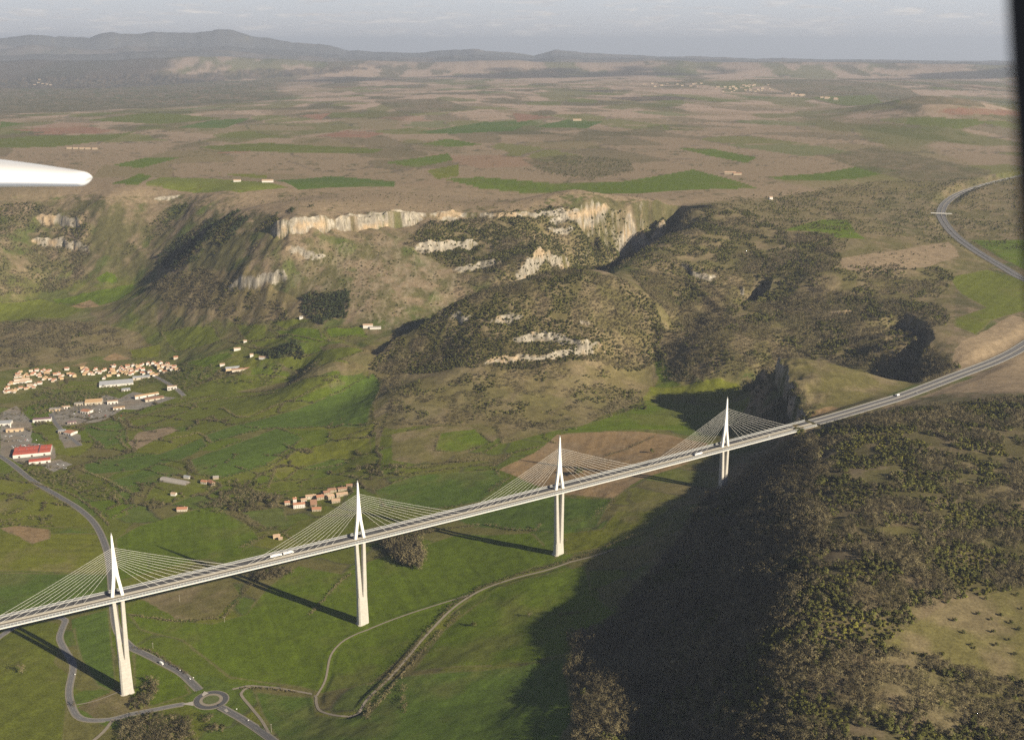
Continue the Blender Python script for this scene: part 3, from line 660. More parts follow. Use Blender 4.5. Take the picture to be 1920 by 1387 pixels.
# roundabout
def disc(name, r0, r1, m, z, n=48):
    mb = MB(); zc = RB[2]-curv(RB[0], RB[1])+z; v = []
    for i in range(n):
        c_, s_ = math.cos(2*math.pi*i/n), math.sin(2*math.pi*i/n); v += [(RB[0]+r0*c_, RB[1]+r0*s_, zc), (RB[0]+r1*c_, RB[1]+r1*s_, zc)]
    mb.add(v, [(2*i, 2*i+1, (2*i+3) % (2*n), (2*i+2) % (2*n)) for i in range(n)]); o = mb.build(name, m); o['kind'] = 'structure'; return o
M_RNDG = mat('roundabout_grass', (.10,.12,.04), .95, .35, .15)
disc('roundabout_verge', 15, 23.8, M_VERGE, .26); disc('roundabout_road', 15, 22.2, mat('fresh_asphalt', (.085,.085,.09), .9, .12, .1), .56)
disc('roundabout_apron', 10.5, 15.4, M_GRAV, .68); disc('roundabout_lawn', .05, 10.8, M_RNDG, .9)
def island(s, label):
    q = pts(s); w_ = at(q[:,0], q[:,1]); c_ = w_.mean(0); v = [tuple(p+[0,0,.5]) for p in w_] + [tuple(p+[0,0,.78]) for p in w_]; n = len(w_)
    mb = MB(); mb.add(v, [tuple(range(n,2*n))]+[(i,(i+1)%n,n+(i+1)%n,n+i) for i in range(n)]); tag(mb.build('splitter_island', mat('island_paving', (.42,.38,.34), .9) if 'island_paving' not in bpy.data.materials else bpy.data.materials['island_paving']), label, 'traffic island')
island('378,1303 383,1296 391,1299 381,1305', 'pale paved traffic island at the upper approach to the roundabout')
island('341,1320 362,1315 363,1323', 'pale paved traffic island at the left approach to the roundabout')
island('414,1326 421,1322 428,1333 424,1335', 'pale paved traffic island at the lower right approach to the roundabout')

# ---------------------------------------------------------------- woods, scrub and hedges
def leaf_mat(name, col, var=.22):
    m = bpy.data.materials.new(name); m.use_nodes = True; nt = m.node_tree; b = nt.nodes['Principled BSDF']; N = nt.nodes.new; L = nt.links.new
    b.inputs['Roughness'].default_value = .9; b.inputs['Specular IOR Level'].default_value = .1
    oi = N('ShaderNodeObjectInfo'); mr = N('ShaderNodeMapRange'); mr.inputs[3].default_value = 1-var; mr.inputs[4].default_value = 1+var; L(oi.outputs['Random'], mr.inputs[0])
    g = N('ShaderNodeNewGeometry'); n = N('ShaderNodeTexNoise'); n.inputs['Scale'].default_value = .02; L(g.outputs['Position'], n.inputs['Vector'])
    m2 = N('ShaderNodeMapRange'); m2.inputs[1].default_value = .35; m2.inputs[2].default_value = .65; m2.inputs[3].default_value = .75; m2.inputs[4].default_value = 1.25; L(n.outputs['Fac'], m2.inputs[0])
    mu = N('ShaderNodeMath'); mu.operation = 'MULTIPLY'; L(mr.outputs[0], mu.inputs[0]); L(m2.outputs[0], mu.inputs[1])
    v = N('ShaderNodeVectorMath'); v.operation = 'SCALE'; v.inputs[0].default_value = col; L(mu.outputs[0], v.inputs['Scale']); L(v.outputs[0], b.inputs['Base Color'])
    return m
M_BARE = leaf_mat('bare_twigs', (.150,.126,.066)); M_OAK = leaf_mat('evergreen_oak_leaf', (.100,.102,.028)); M_BOX = leaf_mat('box_leaf', (.135,.130,.028)); M_PINE = leaf_mat('pine_needle', (.058,.074,.028)); M_BARK = mat('bark', (.11,.09,.07), .95, .2, .5)
def crown_pts(R, n, rx, rz, z0, clumps):
    cs = [(R.gauss(0, .48)*rx, R.gauss(0, .48)*rx, z0+rz*(1+R.uniform(-.7, .75))) for _ in range(clumps)]; out = []
    for i in range(n):
        c_ = R.choice(cs); k = .52*rx; out.append((c_[0]+R.gauss(0, .5)*k, c_[1]+R.gauss(0, .5)*k, max(z0*.5, c_[2]+R.gauss(0, .5)*k*.8)))
    return out
def crown_mb(seed, n, rx, rz, z0, clumps, size, slim=1.):
    R = random.Random(seed); mb = MB(); v = []; f = []; mb.nrm = []; C0 = Vector((0, 0, z0*.6))
    for p in crown_pts(R, n, rx, rz, z0, clumps):
        P0 = Vector(p); out = (P0-C0).normalized(); d = (out*.9+Vector((R.gauss(0,1), R.gauss(0,1), R.gauss(0,1)))*.55).normalized()
        if d.dot(out) < 0: d = -d
        u = d.orthogonal().normalized(); u.rotate(Quaternion(d, R.uniform(0, 6.28))); w_ = d.cross(u)
        s = size*R.uniform(.6, 1.4); k = len(v)
        v += [tuple(P0+u*s+w_*s*.3*slim), tuple(P0-u*s*.2+w_*s*.8*slim), tuple(P0-u*s-w_*s*.2*slim), tuple(P0+u*s*.25-w_*s*.8*slim)]; f.append((k,k+1,k+2,k+3)); mb.nrm += [tuple((out*.75+d*.25).normalized())]*4
    mb.add(v, f); return mb
def soften(o, nrm):                                          # crowns shade as rounded masses of twigs
    me = o.data; n = len(me.vertices); me.polygons.foreach_set('use_smooth', [True]*len(me.polygons)); me.normals_split_custom_set_from_vertices(nrm+[(0,0,1)]*(n-len(nrm))); return o
def trunk_mb(seed, h, r):
    R = random.Random(seed); mb = MB(); mb.tube((0,0,-.6), (0,0,h*.6), r, 6, 0, r*.6); 
    for i in range(4):
        a_ = R.uniform(0, 6.28); z = h*R.uniform(.3, .55); mb.tube((0,0,z), (math.cos(a_)*h*.3, math.sin(a_)*h*.3, z+h*.35), r*.5, 4, 0, r*.15)
    mb.tube((0,0,h*.6), (0,0,h*.9), r*.6, 5, 0, r*.2); return mb
# kinds: bare tree, evergreen oak, low box bush, pine
SPEC = [('bare', M_BARE, 3.4, 2.8, 3.0, 9, .62, .55), ('oak', M_OAK, 3.0, 2.2, 1.6, 7, .75, 1.), ('box', M_BOX, 1.9, 1.0, .5, 6, .6, 1.), ('pine', M_PINE, 2.6, 3.8, 2.2, 8, .72, 1.)]
FCOL = bpy.data.collections.new('woodland_stock')
VAR = 4
for si, (nm, m_, rx, rz, z0, cl, sz, sl) in enumerate(SPEC):
    for k in range(VAR):
        mb = crown_mb(100*si+k, 80, rx, rz, z0, cl, sz*1.1, sl); t_ = trunk_mb(100*si+k, z0+rz*1.7, .2)
        n0 = len(mb.f); [mb.add(a_, []) for a_ in t_.v]; base_n = mb.n - t_.n
        mb.f += [tuple(i+base_n for i in q) for q in t_.f]; mb.m += [1]*len(t_.f)
        o = soften(mb.build(f'stock_{si}{k}', [m_, M_BARK]), mb.nrm); COL.objects.unlink(o); FCOL.objects.link(o)
def scatter(s, spacing, gate=None, seed=0, jitter=.9):
    """points over a patch of land, thinned where a noise falls under the gate"""
    R = np.random.default_rng(seed); pl = region(s); x0, y0 = pl.min(0); x1, y1 = pl.max(0)
    xs, ys = np.meshgrid(np.arange(x0, x1, spacing), np.arange(y0, y1, spacing)); x = xs.ravel()+R.uniform(-.5,.5,xs.size)*spacing*jitter; y = ys.ravel()+R.uniform(-.5,.5,xs.size)*spacing*jitter
    jx = x+22*(fbm(x/50,y/50,2,7)-.5); jy = y+22*(fbm(x/50,y/50,2,9)-.5)
    m = poly_in(jx, jy, pl)
    if gate is not None: m &= (.65*fbm(x/85, y/85, 3, 200+seed) + .35*vnoise(x/22, y/22, 210+seed)) > gate
    return x[m], y[m]
CLEAR = [region(s) for s in ('1655,1215 1700,1180 1780,1130 1930,1100 2000,1110 2000,1290 1850,1265 1780,1240 1700,1228', '1590,890 1680,870 1700,885 1620,905', '1640,990 1720,985 1730,1005 1660,1010')]
ZONES = [  # patch, spacing, gate, weights of the four kinds, size
 ('1495,812 1540,835 1545,1000 1530,1200 1530,1420 1075,1420 1066,1190 1130,1178 1180,1120 1270,1010 1330,930 1400,885 1470,845', 5.6, None, (.80,.19,.01,0), 1.0),
 ('1528,808 1700,768 1930,745 2080,760 2080,1420 1530,1420', 5.9, .38, (.50,.30,.20,0), .9),
 ('1225,640 1260,600 1300,540 1400,520 1480,560 1540,540 1640,560 1760,570 1790,600 1740,620 1690,650 1725,715 1640,688 1540,663 1480,688 1430,698 1380,705 1320,722 1260,715 1235,690', 7.5, .33, (.74,.25,.01,0), .95),
 ('1280,398 1400,395 1480,440 1560,440 1580,500 1480,560 1400,520 1300,540 1200,500 1150,510 1100,520 1240,440', 7.5, .42, (.4,.55,.05,0), .85),
 ('735,640 830,580 900,550 990,530 1090,515 1170,525 1230,570 1250,610 1230,680 1150,690 1000,690 900,690 800,700 690,690', 5.6, .28, (.33,.65,.02,0), .75),
 ('740,800 760,720 900,690 1150,690 1220,720 1150,770 1000,810 900,790 800,800', 8, .49, (.62,.33,.05,0), .75),
 ('1095,404 1150,398 1268,388 1262,430 1225,452 1180,480 1140,498 1080,510 1050,500', 5.0, .25, (.15,.85,0,0), .9),  # gorge oaks planted extra dense to darken the wall in place of missing shadow
 ('1180,505 1300,522 1310,600 1245,690 1225,580', 6.5, .34, (.8,.2,0,0), .85),
 ('1400,380 1560,360 1600,440 1560,520 1480,480', 11, .45, (.3,.5,.2,0), .7),
 ('1230,570 1250,610 1235,680 1150,690 1150,560', 8, .40, (.9,.1,0,0), .8),
 ('760,460 800,415 900,405 1100,400 1270,388 1280,400 1190,480 1100,520 1000,530 930,510 850,500', 6.5, .33, (.25,.73,.02,0), .9),
 ('850,500 930,510 950,540 870,560', 8, .4, (.7,.3,0,0), .8),
 ('560,562 585,545 612,552 655,545 660,570 648,597 625,600 606,612 580,590 566,588', 5.8, .30, (.05,.15,0,.8), 1.0),
 ('290,492 340,440 400,405 470,410 440,440 400,480 330,507', 6.5, .38, (.1,.3,0,.6), .95),
 ('480,430 560,392 600,385 510,440 470,472', 7, .42, (.2,.6,0,.2), .85),
 ('430,565 560,440 760,430 860,560 700,600', 13, .45, (.3,.45,.25,0), .6),
 ('330,380 375,372 300,440 240,480 230,470', 9, .44, (.3,.5,.1,.1), .8),
 ('-40,400 60,380 160,400 190,470 150,520 -40,540', 8, .42, (.5,.45,.05,0), .85),
 ('-40,480 150,490 170,520 60,550 -40,550', 7, .40, (.95,.05,0,0), .85),
 ('-40,600 150,602 230,625 240,645 180,660 60,690 -40,690', 7, .46, (.92,.08,0,0), .8),
 ('390,505 440,530 520,560 560,600 470,600 330,580 270,545', 6.5, .40, (.88,.12,0,0), .85),
 ('480,662 560,646 575,668 500,674', 6, None, (0,.3,0,.7), 1.0),
 ('715,1032 735,1010 785,1010 800,1045 785,1072 745,1062', 5.5, None, (.95,.05,0,0), 1.6),
 ('218,1420 230,1358 290,1340 350,1347 362,1420', 5.5, .36, (.95,.05,0,0), 1.0),
 ('256,1328 258,1288 285,1276 290,1310 276,1332', 5.2, None, (.7,.3,0,0), 1.0),
 ('378,1350 402,1342 418,1372 432,1420 392,1420', 5.5, .4, (.95,.05,0,0), .95),
 ('455,1085 480,1075 545,1062 560,1072 500,1092', 6, None, (.95,.05,0,0), 1.0),
 ('700,1000 760,985 800,985 815,1000 740,1012', 6, None, (.95,.05,0,0), .9),
 ('390,930 470,918 530,935 520,955 450,962 380,950', 7, .42, (.85,.15,0,0), .95),
 ('380,915 420,905 480,900 500,915 420,930', 8, .42, (.8,.2,0,0), .9),
 ('660,880 700,868 760,872 760,890 700,900', 7, .35, (.85,.15,0,0), .95),
 ('1476,730 1500,745 1530,780 1500,795 1440,797 1415,790', 6, None, (.45,.55,0,0), .9),
 ('1405,775 1412,705 1440,690 1470,715 1482,760', 8, .4, (.2,.8,0,0), .7),
 ('1745,650 1810,688 1760,718 1728,722 1690,652', 6.5, .33, (.9,.1,0,0), .9),
 ('1290,385 1600,345 1900,330 1930,470 1500,430', 14, .47, (.1,.5,.4,0), .75),
 ('1580,470 1780,455 1760,490 1640,513', 20, .46, (.1,.4,.5,0), .6),
 ('1480,560 1580,500 1760,500 1790,520 1760,560 1640,560 1540,540', 8, .42, (.45,.5,.05,0), .85),
 ('400,382 900,370 1250,380 1000,398 600,403', 26, .45, (.1,.3,.6,0), .6),
 ('970,320 1060,292 1180,300 1190,325 1110,340', 24, .38, (.2,.6,.2,0), .8),
 ('720,700 760,690 760,800 742,800', 9, .42, (.8,.2,0,0), .7),
 ('940,830 1200,745 1220,765 1100,800 1020,820', 9, .47, (.85,.15,0,0), .7),
 ('280,700 330,690 420,690 600,670 600,690 430,720 330,740', 11, .5, (.8,.2,0,0), .75),
 ('0,890 60,880 130,890 330,950 300,965 200,935', 9, .48, (.9,.1,0,0), .75),
 ('60,740 140,735 200,725 230,740 110,770 60,780', 9, .46, (.8,.2,0,0), .8),
 ('0,780 60,755 160,725 330,690 345,715 240,730 100,770 30,800', 11, .47, (.75,.25,0,0), .55),
 ('70,770 180,745 260,740 200,775 110,800', 11, .5, (.75,.25,0,0), .6),
 ('0,960 60,955 110,970 90,985 0,990', 9, .45, (.9,.1,0,0), .7),
]
FX, FY, FK, FS = [], [], [], []
for zi, (s, sp, gate, wt, size) in enumerate(ZONES):
    x, y = scatter(s, sp, gate, zi); R = np.random.default_rng(900+zi)
    if zi < 2:
        for cpl in CLEAR: m = ~poly_in(x, y, cpl); x, y = x[m], y[m]
    mixn = np.clip(.5+1.6*(fbm(x/60, y/60, 3, 300)-.5), 0, .999)*.75 + R.random(len(x))*.25   # kinds stand in groups
    cdf = np.cumsum(wt)/sum(wt); rank = np.argsort(np.argsort(mixn))/max(1, len(x)); k = np.searchsorted(cdf, rank, side='right').clip(0, 3)
    FX.append(x); FY.append(y); FK.append(k); FS.append(size*R.uniform(.55, 1.45, len(x))*(.75+.55*fbm(x/45, y/45, 2, 310)))
for ln in FIELDS.strip().split('\n'):                       # scrub along the field edges of the valley
    k, s = ln.split(' ', 1); q = pts(s)
    if k in 'GgydoY' and 575 < q[:,1].mean() < 1010 and q[:,0].mean() < 1000:
        w_ = region(s); w_ = np.vstack([w_, w_[:1]]); R = np.random.default_rng(len(s)); L_ = np.r_[0, np.cumsum(np.hypot(*np.diff(w_, axis=0).T))]; tt = np.arange(0, L_[-1], 3.4)
        x = np.interp(tt, L_, w_[:,0])+R.normal(0, 1.6, len(tt)); y = np.interp(tt, L_, w_[:,1])+R.normal(0, 1.6, len(tt)); m = vnoise(tt/60, tt*0+len(s), 77) > .42
        FX.append(x[m]); FY.append(y[m]); FK.append((R.random(m.sum()) < .15).astype(int)); FS.append(R.uniform(.25, .62, m.sum()))
R = np.random.default_rng(77); pl = region('-60,600 480,590 720,660 720,900 560,960 -60,960'); x = R.uniform(pl[:,0].min(), pl[:,0].max(), 260000); y = R.uniform(pl[:,1].min(), pl[:,1].max(), 260000); m = poly_in(x, y, pl); x, y = x[m], y[m]
n1 = fbm(x/220, y/220, 4, 60); n2 = fbm(x/40, y/40, 4, 66); ce = cells(x+30*(n1-.5), y+30*(n2-.5), 120, 75, .5, 400)[1]; m = (ce < .045) & (n1+.2*(n2-.5) > .44) & (vnoise(x/9, y/9, 5) > .3)
FX.append(x[m]); FY.append(y[m]); FK.append((R.random(m.sum()) < .2).astype(int)); FS.append(R.uniform(.3, .75, m.sum()))
FX, FY, FK, FS = map(np.concatenate, (FX, FY, FK, FS))
keep = np.ones(len(FX), bool)
for pl, hw, sh, bb in ROADS:
    m = (FX > bb[0]) & (FX < bb[1]) & (FY > bb[2]) & (FY < bb[3]); dd = seg_dist(FX[m], FY[m], pl[:,:2])[0]; keep[m] &= dd > hw+2
FX, FY, FK, FS = FX[keep], FY[keep], FK[keep], FS[keep]; FZ = surf(FX, FY)
print('trees', len(FX))
def to_px(x, y, z):
    f = y*CP - (z-CZ)*SP; u = y*SP + (z-CZ)*CP; return 960+FPX*x/f, 693.5-FPX*u/f
# the trees nearest the eye, each one a thing
HEROCOL = {}
def tree_kind(si, k, nm):
    root = empty(nm); sp = SPEC[si]; cm_ = crown_mb(5000+10*si+k, 170, sp[2], sp[3], sp[4], sp[5]+3, sp[6]*.8, sp[7]); soften(cm_.build('crown', sp[1], root), cm_.nrm); trunk_mb(70+k, sp[4]+sp[3]*1.7, .2).build('trunk', M_BARK, root); return root
def copy_tree(o, parent=None):
    c = link(o.copy()); c.parent = parent
    for ch in list(o.children): copy_tree(ch, c)
    return c
PROTO = {}; NAMES = ['leafless_tree', 'evergreen_oak', 'box_bush', 'pine_tree']
def plant(si, x, y, z, size, label, cat, group, k=0):
    if (si, k) not in PROTO: o = PROTO[si, k] = tree_kind(si, k, NAMES[si])
    else: o = copy_tree(PROTO[si, k]); 
    for key in ('label', 'category', 'group'):
        if key in o: del o[key]
    o.location = (x, y, z); o.scale = (size,)*3; o.rotation_euler = (0, 0, random.uniform(0, 6.28)); tag(o, label, cat, group); return o
px_, py_ = to_px(FX, FY, FZ+4); inn = (px_ > 5) & (px_ < 1915) & (py_ > 600) & (py_ < 1384)
vis = np.zeros(len(FX), bool); cand = np.nonzero(inn)[0]; cand = cand[np.argsort(np.hypot(FX[cand], FY[cand]))][:560]
HN = {0: ('leafless grey-brown tree standing in the wooded hillside at the bottom right', 'tree'), 1: ('dark green evergreen oak standing among leafless trees on the bottom right hillside', 'tree'),
      2: ('low yellow-green box bush between the trees on the bottom right hillside', 'bush'), 3: ('dark pine', 'tree')}
used = np.zeros(len(FX), bool); cnt = {0: 0, 1: 0, 2: 0}
for j in cand:
    si = int(FK[j])
    if si > 2 or cnt[si] >= (230, 110, 60)[si]: continue
    cnt[si] += 1; used[j] = True; plant(si, FX[j], FY[j], FZ[j], float(FS[j]), HN[si][0], HN[si][1], ('leafless trees on the near hillside', 'evergreen oaks on the near hillside', 'box bushes on the near hillside')[si], random.randrange(3))
def stand(name, m):
    me = bpy.data.meshes.new(name); n = int(m.sum()); me.vertices.add(n); me.vertices.foreach_set('co', np.stack([FX[m], FY[m], FZ[m]-.2], -1).astype(np.float32).ravel())
    R = np.random.default_rng(5)
    for an, tp, val in (('pick', 'INT', FK[m]*VAR+R.integers(0, VAR, n)), ('size', 'FLOAT', FS[m]), ('spin', 'FLOAT', R.uniform(0, 6.28, n))):
        me.attributes.new(an, tp, 'POINT').data.foreach_set('value', val.astype(np.int32 if tp == 'INT' else np.float32))
    o = link(bpy.data.objects.new(name, me)); ng = bpy.data.node_groups.new(name+'_nodes', 'GeometryNodeTree')
    ng.interface.new_socket('Geometry', in_out='INPUT', socket_type='NodeSocketGeometry'); ng.interface.new_socket('Geometry', in_out='OUTPUT', socket_type='NodeSocketGeometry')
    N = ng.nodes.new; L = ng.links.new; gi = N('NodeGroupInput'); go = N('NodeGroupOutput'); ip = N('GeometryNodeInstanceOnPoints'); ci = N('GeometryNodeCollectionInfo')
    ci.inputs['Collection'].default_value = FCOL; ci.inputs['Separate Children'].default_value = True; ci.inputs['Reset Children'].default_value = True
    def attr(nm_, tp): a_ = N('GeometryNodeInputNamedAttribute'); a_.data_type = tp; a_.inputs['Name'].default_value = nm_; return [s_ for s_ in a_.outputs if s_.enabled][0]
    cx = N('ShaderNodeCombineXYZ'); L(attr('spin', 'FLOAT'), cx.inputs['Z']); L(gi.outputs[0], ip.inputs['Points']); L(ci.outputs[0], ip.inputs['Instance']); ip.inputs['Pick Instance'].default_value = True
    L(attr('pick', 'INT'), ip.inputs['Instance Index']); L(cx.outputs[0], ip.inputs['Rotation']); L(attr('size', 'FLOAT'), ip.inputs['Scale']); L(ip.outputs[0], go.inputs[0])
    md = o.modifiers.new('scatter', 'NODES'); md.node_group = ng; return o
nearm = (FX > 120) & (FY < 2150) & ~used; midm = (FY < 2600) & ~nearm & ~used; farm = ~nearm & ~midm & ~used
tag(stand('hillside_wood', nearm), 'dense leafless and evergreen wood covering the near hillside at right', 'woodland', kind='stuff')
tag(stand('valley_copse', midm), 'small leafless copses and scrub among the green valley fields', 'woodland', kind='stuff')
tag(stand('far_slope_wood', farm), 'scrubby woods on the butte and the far valley slopes below the cliffs', 'woodland', kind='stuff')
# hedges: each a thing
HEDGES = '''
690,1318 740,1258 800,1186 850,1135 900,1104|3|leafless hedge along the left side of the sunken lane below the second pier|0
700,1327 752,1270 812,1200 862,1150|3|dark hedge along the right side of the sunken lane below the second pier|0
900,1104 960,1082 1020,1066 1080,1048 1150,1020 1210,1000|3|long hedge beside the lane passing the foot of the third pier|0
581,1152 612,1120 632,1098 657,1077|2.6|short hedge across the green field left of the second pier, crossed by its shadow|0
560,1055 510,1075 470,1098 445,1130 419,1159|4|thick leafless hedge curving down from under the deck between the first two piers|0
419,1159 332,1165 290,1160 245,1153|2.6|low hedge running right from the first pier below the deck|0
369,947 407,961 452,972 487,992 503,994|5|thick tree hedge running down from the farm to the stone house|0
503,1003 480,1015 452,1028|4|leafless hedge left of the small stone house below the village|0
690,886 740,876 790,878 850,868 930,862|4|tree line along the stream behind the dark green field right of the village|0
503,916 512,895 525,873 586,880 653,867|3.5|hedge bending around the olive field above the village|0
227,786 235,802 255,808|3.2|short curved hedge at the right end of the green field below the industrial halls|0
225,824 238,840 255,849|3.2|short hedge at the lower left of the tan scrub patch|0
414,765 455,783 515,762 560,745 640,702|3|long hedge along the upper edge of the large dark green slope|0
287,827 340,820 374,813 395,830|3|hedge between the two dark green fields right of the tan scrub patch|0
303,862 347,870 352,881 371,892|3.6|dark hedge bending down to the arched barn|1
152,881 200,900 238,922 271,932|3.2|hedge beside the lane running down to the farm from the red roofed store|0
214,970 240,955 271,946|2.6|small hedge beside the round green field above the first mast|0
930,797 943,825 915,845 850,869|3.4|hedge around the lower edge of the green and tan patch under the butte|0
1019,817 1030,826 1040,832|3|short dark hedge at the left tip of the ploughed field|1
1135,856 1174,843 1226,819|2.6|thin hedge dividing the ploughed brown field|0
921,877 962,851 1012,838|3|hedge along the left edge of the ploughed brown field|0
917,923 935,910 956,897|4|row of trees left of the third mast at the edge of the dark green field|0
1118,972 1135,955 1157,936|5|clump hedge of bare trees right of the third pier at the edge of the shadow|0
800,1000 850,990 915,985 962,994 1010,994|3|hedge along the lower edge of the dark green field left of the third pier|0
1049,1153 1075,1150 1106,1145|2.4|low dark hedge near the edge of the hill shadow|0
756,1289 757,1310 757,1335|4|short upright hedge alone in the dark green field at the bottom centre|0
692,1318 690,1335 690,1352|3.4|hedge stub below the bend of the sunken lane|0
495,595 507,615 520,630 600,640|2.8|hedge winding between the small green fields left of the butte|0
430,640 470,652 540,652|2.8|hedge below the small green fields left of the butte|0
600,618 612,638 690,628|2.6|hedge around the bright green field by the white barn|0
170,800 250,788 330,762 450,745 520,735|2.8|long hedge above the green fields right of the industrial halls|0
60,735 120,728 200,722 230,735|3|line of bare trees between the two parts of the far town|0
450,960 500,948 540,952|3|orchard hedge below the white village house|0
560,1298 500,1291 450,1290|1.8|low hedge beside the gravel lane right of the roundabout|0
250,1215 285,1222 320,1245 350,1262|2.4|brown bank hedge along the right verge of the main road by the first pier|0
60,905 130,925 175,955 205,985|2.2|thin hedge along the right verge of the main road at left|0
'''
for ln in HEDGES.strip().split('\n'):
    s, wd, lab, ki = ln.split('|'); q = pts(s); w_ = crom(at(q[:,0], q[:,1]), 3.2); wd = float(wd)*1.3; R = random.Random(s); mb = MB(); v = []; f = []
    hs = surf(w_[:,0]+0, w_[:,1]+0)
    for (x, y, _), z in zip(w_, hs):
        if R.random() < .10: continue
        x += R.gauss(0, wd*.35); y += R.gauss(0, wd*.35); r_ = wd*R.uniform(.45, 1.0)
        for _q in range(26):
            d = Vector((R.gauss(0,1), R.gauss(0,1), R.gauss(0,1))).normalized(); u = d.orthogonal().normalized(); w2 = d.cross(u); c_ = Vector((x+R.gauss(0,.5)*r_, y+R.gauss(0,.5)*r_, z+max(.2, r_*.75+R.gauss(0,.5)*r_*.9))); s_ = R.uniform(.4, .95); k = len(v)
            v += [tuple(c_+u*s_), tuple(c_+w2*s_*.6), tuple(c_-u*s_), tuple(c_-w2*s_*.6)]; f.append((k,k+1,k+2,k+3))
    mb.add(v, f); tag(mb.build('hedgerow', M_OAK if ki == '1' else M_BARE), lab, 'hedge', 'hedges between the valley fields')
# single bushes and trees that stand alone
def lone(si, px, py, size, label, cat, group=None): p = at(px, py)[0]; plant(si, p[0], p[1], p[2]-.2, size, label, cat, group, random.randrange(3))
for a_, b_ in ((1700,905),(1740,935),(1660,920),(1670,970),(1550,970),(1680,1020),(1750,1055),(1580,1020),(1770,960),(1520,925),(1595,1032),(1640,840),(1760,825),(1610,900),(1730,1000),(1780,880)):
    lone(1, 1060+a_*.481, 720+b_*.481, random.uniform(.5, .8), 'small dark evergreen bush alone on the tan clearing of the near hill', 'bush', 'bushes dotted over the hilltop clearing')
for a_, b_ in ((1300,1042),(1362,1052),(1398,1062),(1472,1052),(1330,1105),(1380,1110),(1430,1118),(1280,1030),(1450,1110)):
    lone(2, 1060+a_*.481, 720+b_*.481, random.uniform(.9, 1.5), 'low yellow-green bush in the strip left of the hilltop clearing', 'bush', 'box bushes left of the hilltop clearing')
lone(1, 1085, 890, 2.6, 'large dark round tree on the ploughed brown field right of the third mast', 'tree')
lone(1, 1222, 849, 1.5, 'dark bush alone on the ploughed brown field between the last two masts', 'bush')
lone(0, 1010, 992, 1.3, 'pale leafless tree beside the hedge left of the third pier', 'tree')
lone(0, 992, 1156, 1.0, 'small leafless tree casting a long shadow on the field right of the second pier', 'tree')
lone(1, 888, 1174, 1.2, 'small dark bush alone on the green field between the lane and the third pier', 'bush')
lone(0, 42, 1262, 1.9, 'round leafless clump on the dark green field at the far left bottom', 'tree')
lone(0, 140, 1325, 1.0, 'bare tree on the green field beside the left road bend', 'tree')
lone(0, 1060, 1018, 1.0, 'pale bare tree beside the foot of the third pier', 'tree')
lone(1, 1535, 440, 2.0, 'dark shrub at the lower corner of the bright green plateau field', 'bush')
# ---------------------------------------------------------------- buildings
def wallm(n, c): return mat(n, c, .9, .10, .4)
WALLS = [wallm('cream_render', (.52,.46,.37)), wallm('white_render', (.64,.61,.56)), wallm('stone_wall', (.36,.30,.22)), wallm('ochre_render', (.58,.44,.28))]
ROOFS = [mat('terracotta_tile', (.40,.19,.115), .9, .25, .8), mat('pale_tile', (.46,.32,.22), .9, .25, .8), mat('bright_red_sheet', (.50,.115,.075), .7, .12, .2), mat('grey_sheet', (.33,.34,.36), .6, .12, .1),
         mat('tan_tile', (.45,.30,.17), .9, .2, .5), mat('purple_sheet', (.20,.125,.14), .7, .1, .1), mat('weathered_fibre_sheet', (.34,.31,.28), .9, .25, .15), mat('brown_tile', (.30,.17,.11), .9, .3, .8)]
M_GLASS = mat('window_glass', (.05,.06,.07), .2); M_DOOR = mat('dark_door', (.10,.08,.07), .7)
def gable(mb, lx, ly, z0, h, over=.5, th=.35):
    a, b = lx/2+over, ly/2+over; e = h*over/(ly/2)
    mb.add([(-a,-b,z0-e),(a,-b,z0-e),(a,0,z0+h),(-a,0,z0+h),(a,b,z0-e),(-a,b,z0-e), (-a,-b,z0-e+th),(a,-b,z0-e+th),(a,0,z0+h+th),(-a,0,z0+h+th),(a,b,z0-e+th),(-a,b,z0-e+th)],
           [(6,7,8,9),(9,8,10,11),(1,0,3,2),(2,3,5,4),(0,1,7,6),(4,5,11,10),(1,2,8,7),(2,4,10,8),(3,0,6,9),(5,3,9,11)])
def walls(mb, lx, ly, h, rise=0):
    a, b = lx/2, ly/2; v = [(-a,-b,-2.5),(a,-b,-2.5),(a,b,-2.5),(-a,b,-2.5),(-a,-b,h),(a,-b,h),(a,b,h),(-a,b,h)]; f = [(0,1,5,4),(2,3,7,6)]
    if rise: v += [(a,0,h+rise),(-a,0,h+rise)]; f += [(1,2,6,8,5),(3,0,4,9,7)]
    else: f += [(1,2,6,5),(3,0,4,7),(4,5,6,7)]
    mb.add(v, f)
def house(name, lx, ly, h, rise, wm, rm, windows=0, chimney=True, flat=False):
    root = empty(name); mb = MB(); walls(mb, lx, ly, h, 0 if flat else rise); mb.build('wall', wm, root)
    mb = MB()
    if flat: mb.box(-lx/2-.25, lx/2+.25, -ly/2-.25, ly/2+.25, h+.02, h+.55)
    else: gable(mb, lx, ly, h+.03, rise)
    rf = mb.build('roof', rm, root)
    if chimney and not flat:
        mb = MB(); mb.box(lx*.22, lx*.22+.9, -.4, .4, h+rise*.6, h+rise+1.3); mb.build('chimney', wm, rf)
    for k in range(windows):
        for lev in range(2 if h > 5 else 1):
            mb = MB(); x = -lx/2 + lx*(k+.5)/windows; z = 1.2+2.9*lev; mb.box(x-.55, x+.55, -ly/2-.08, -ly/2+.1, z, z+1.5); mb.build('window', M_GLASS, root)
    if windows:
        mb = MB(); mb.box(lx*.5-.05, lx*.5+.08, -.6, .6, 0, 2.2); mb.build('door', M_DOOR, root)
    return root
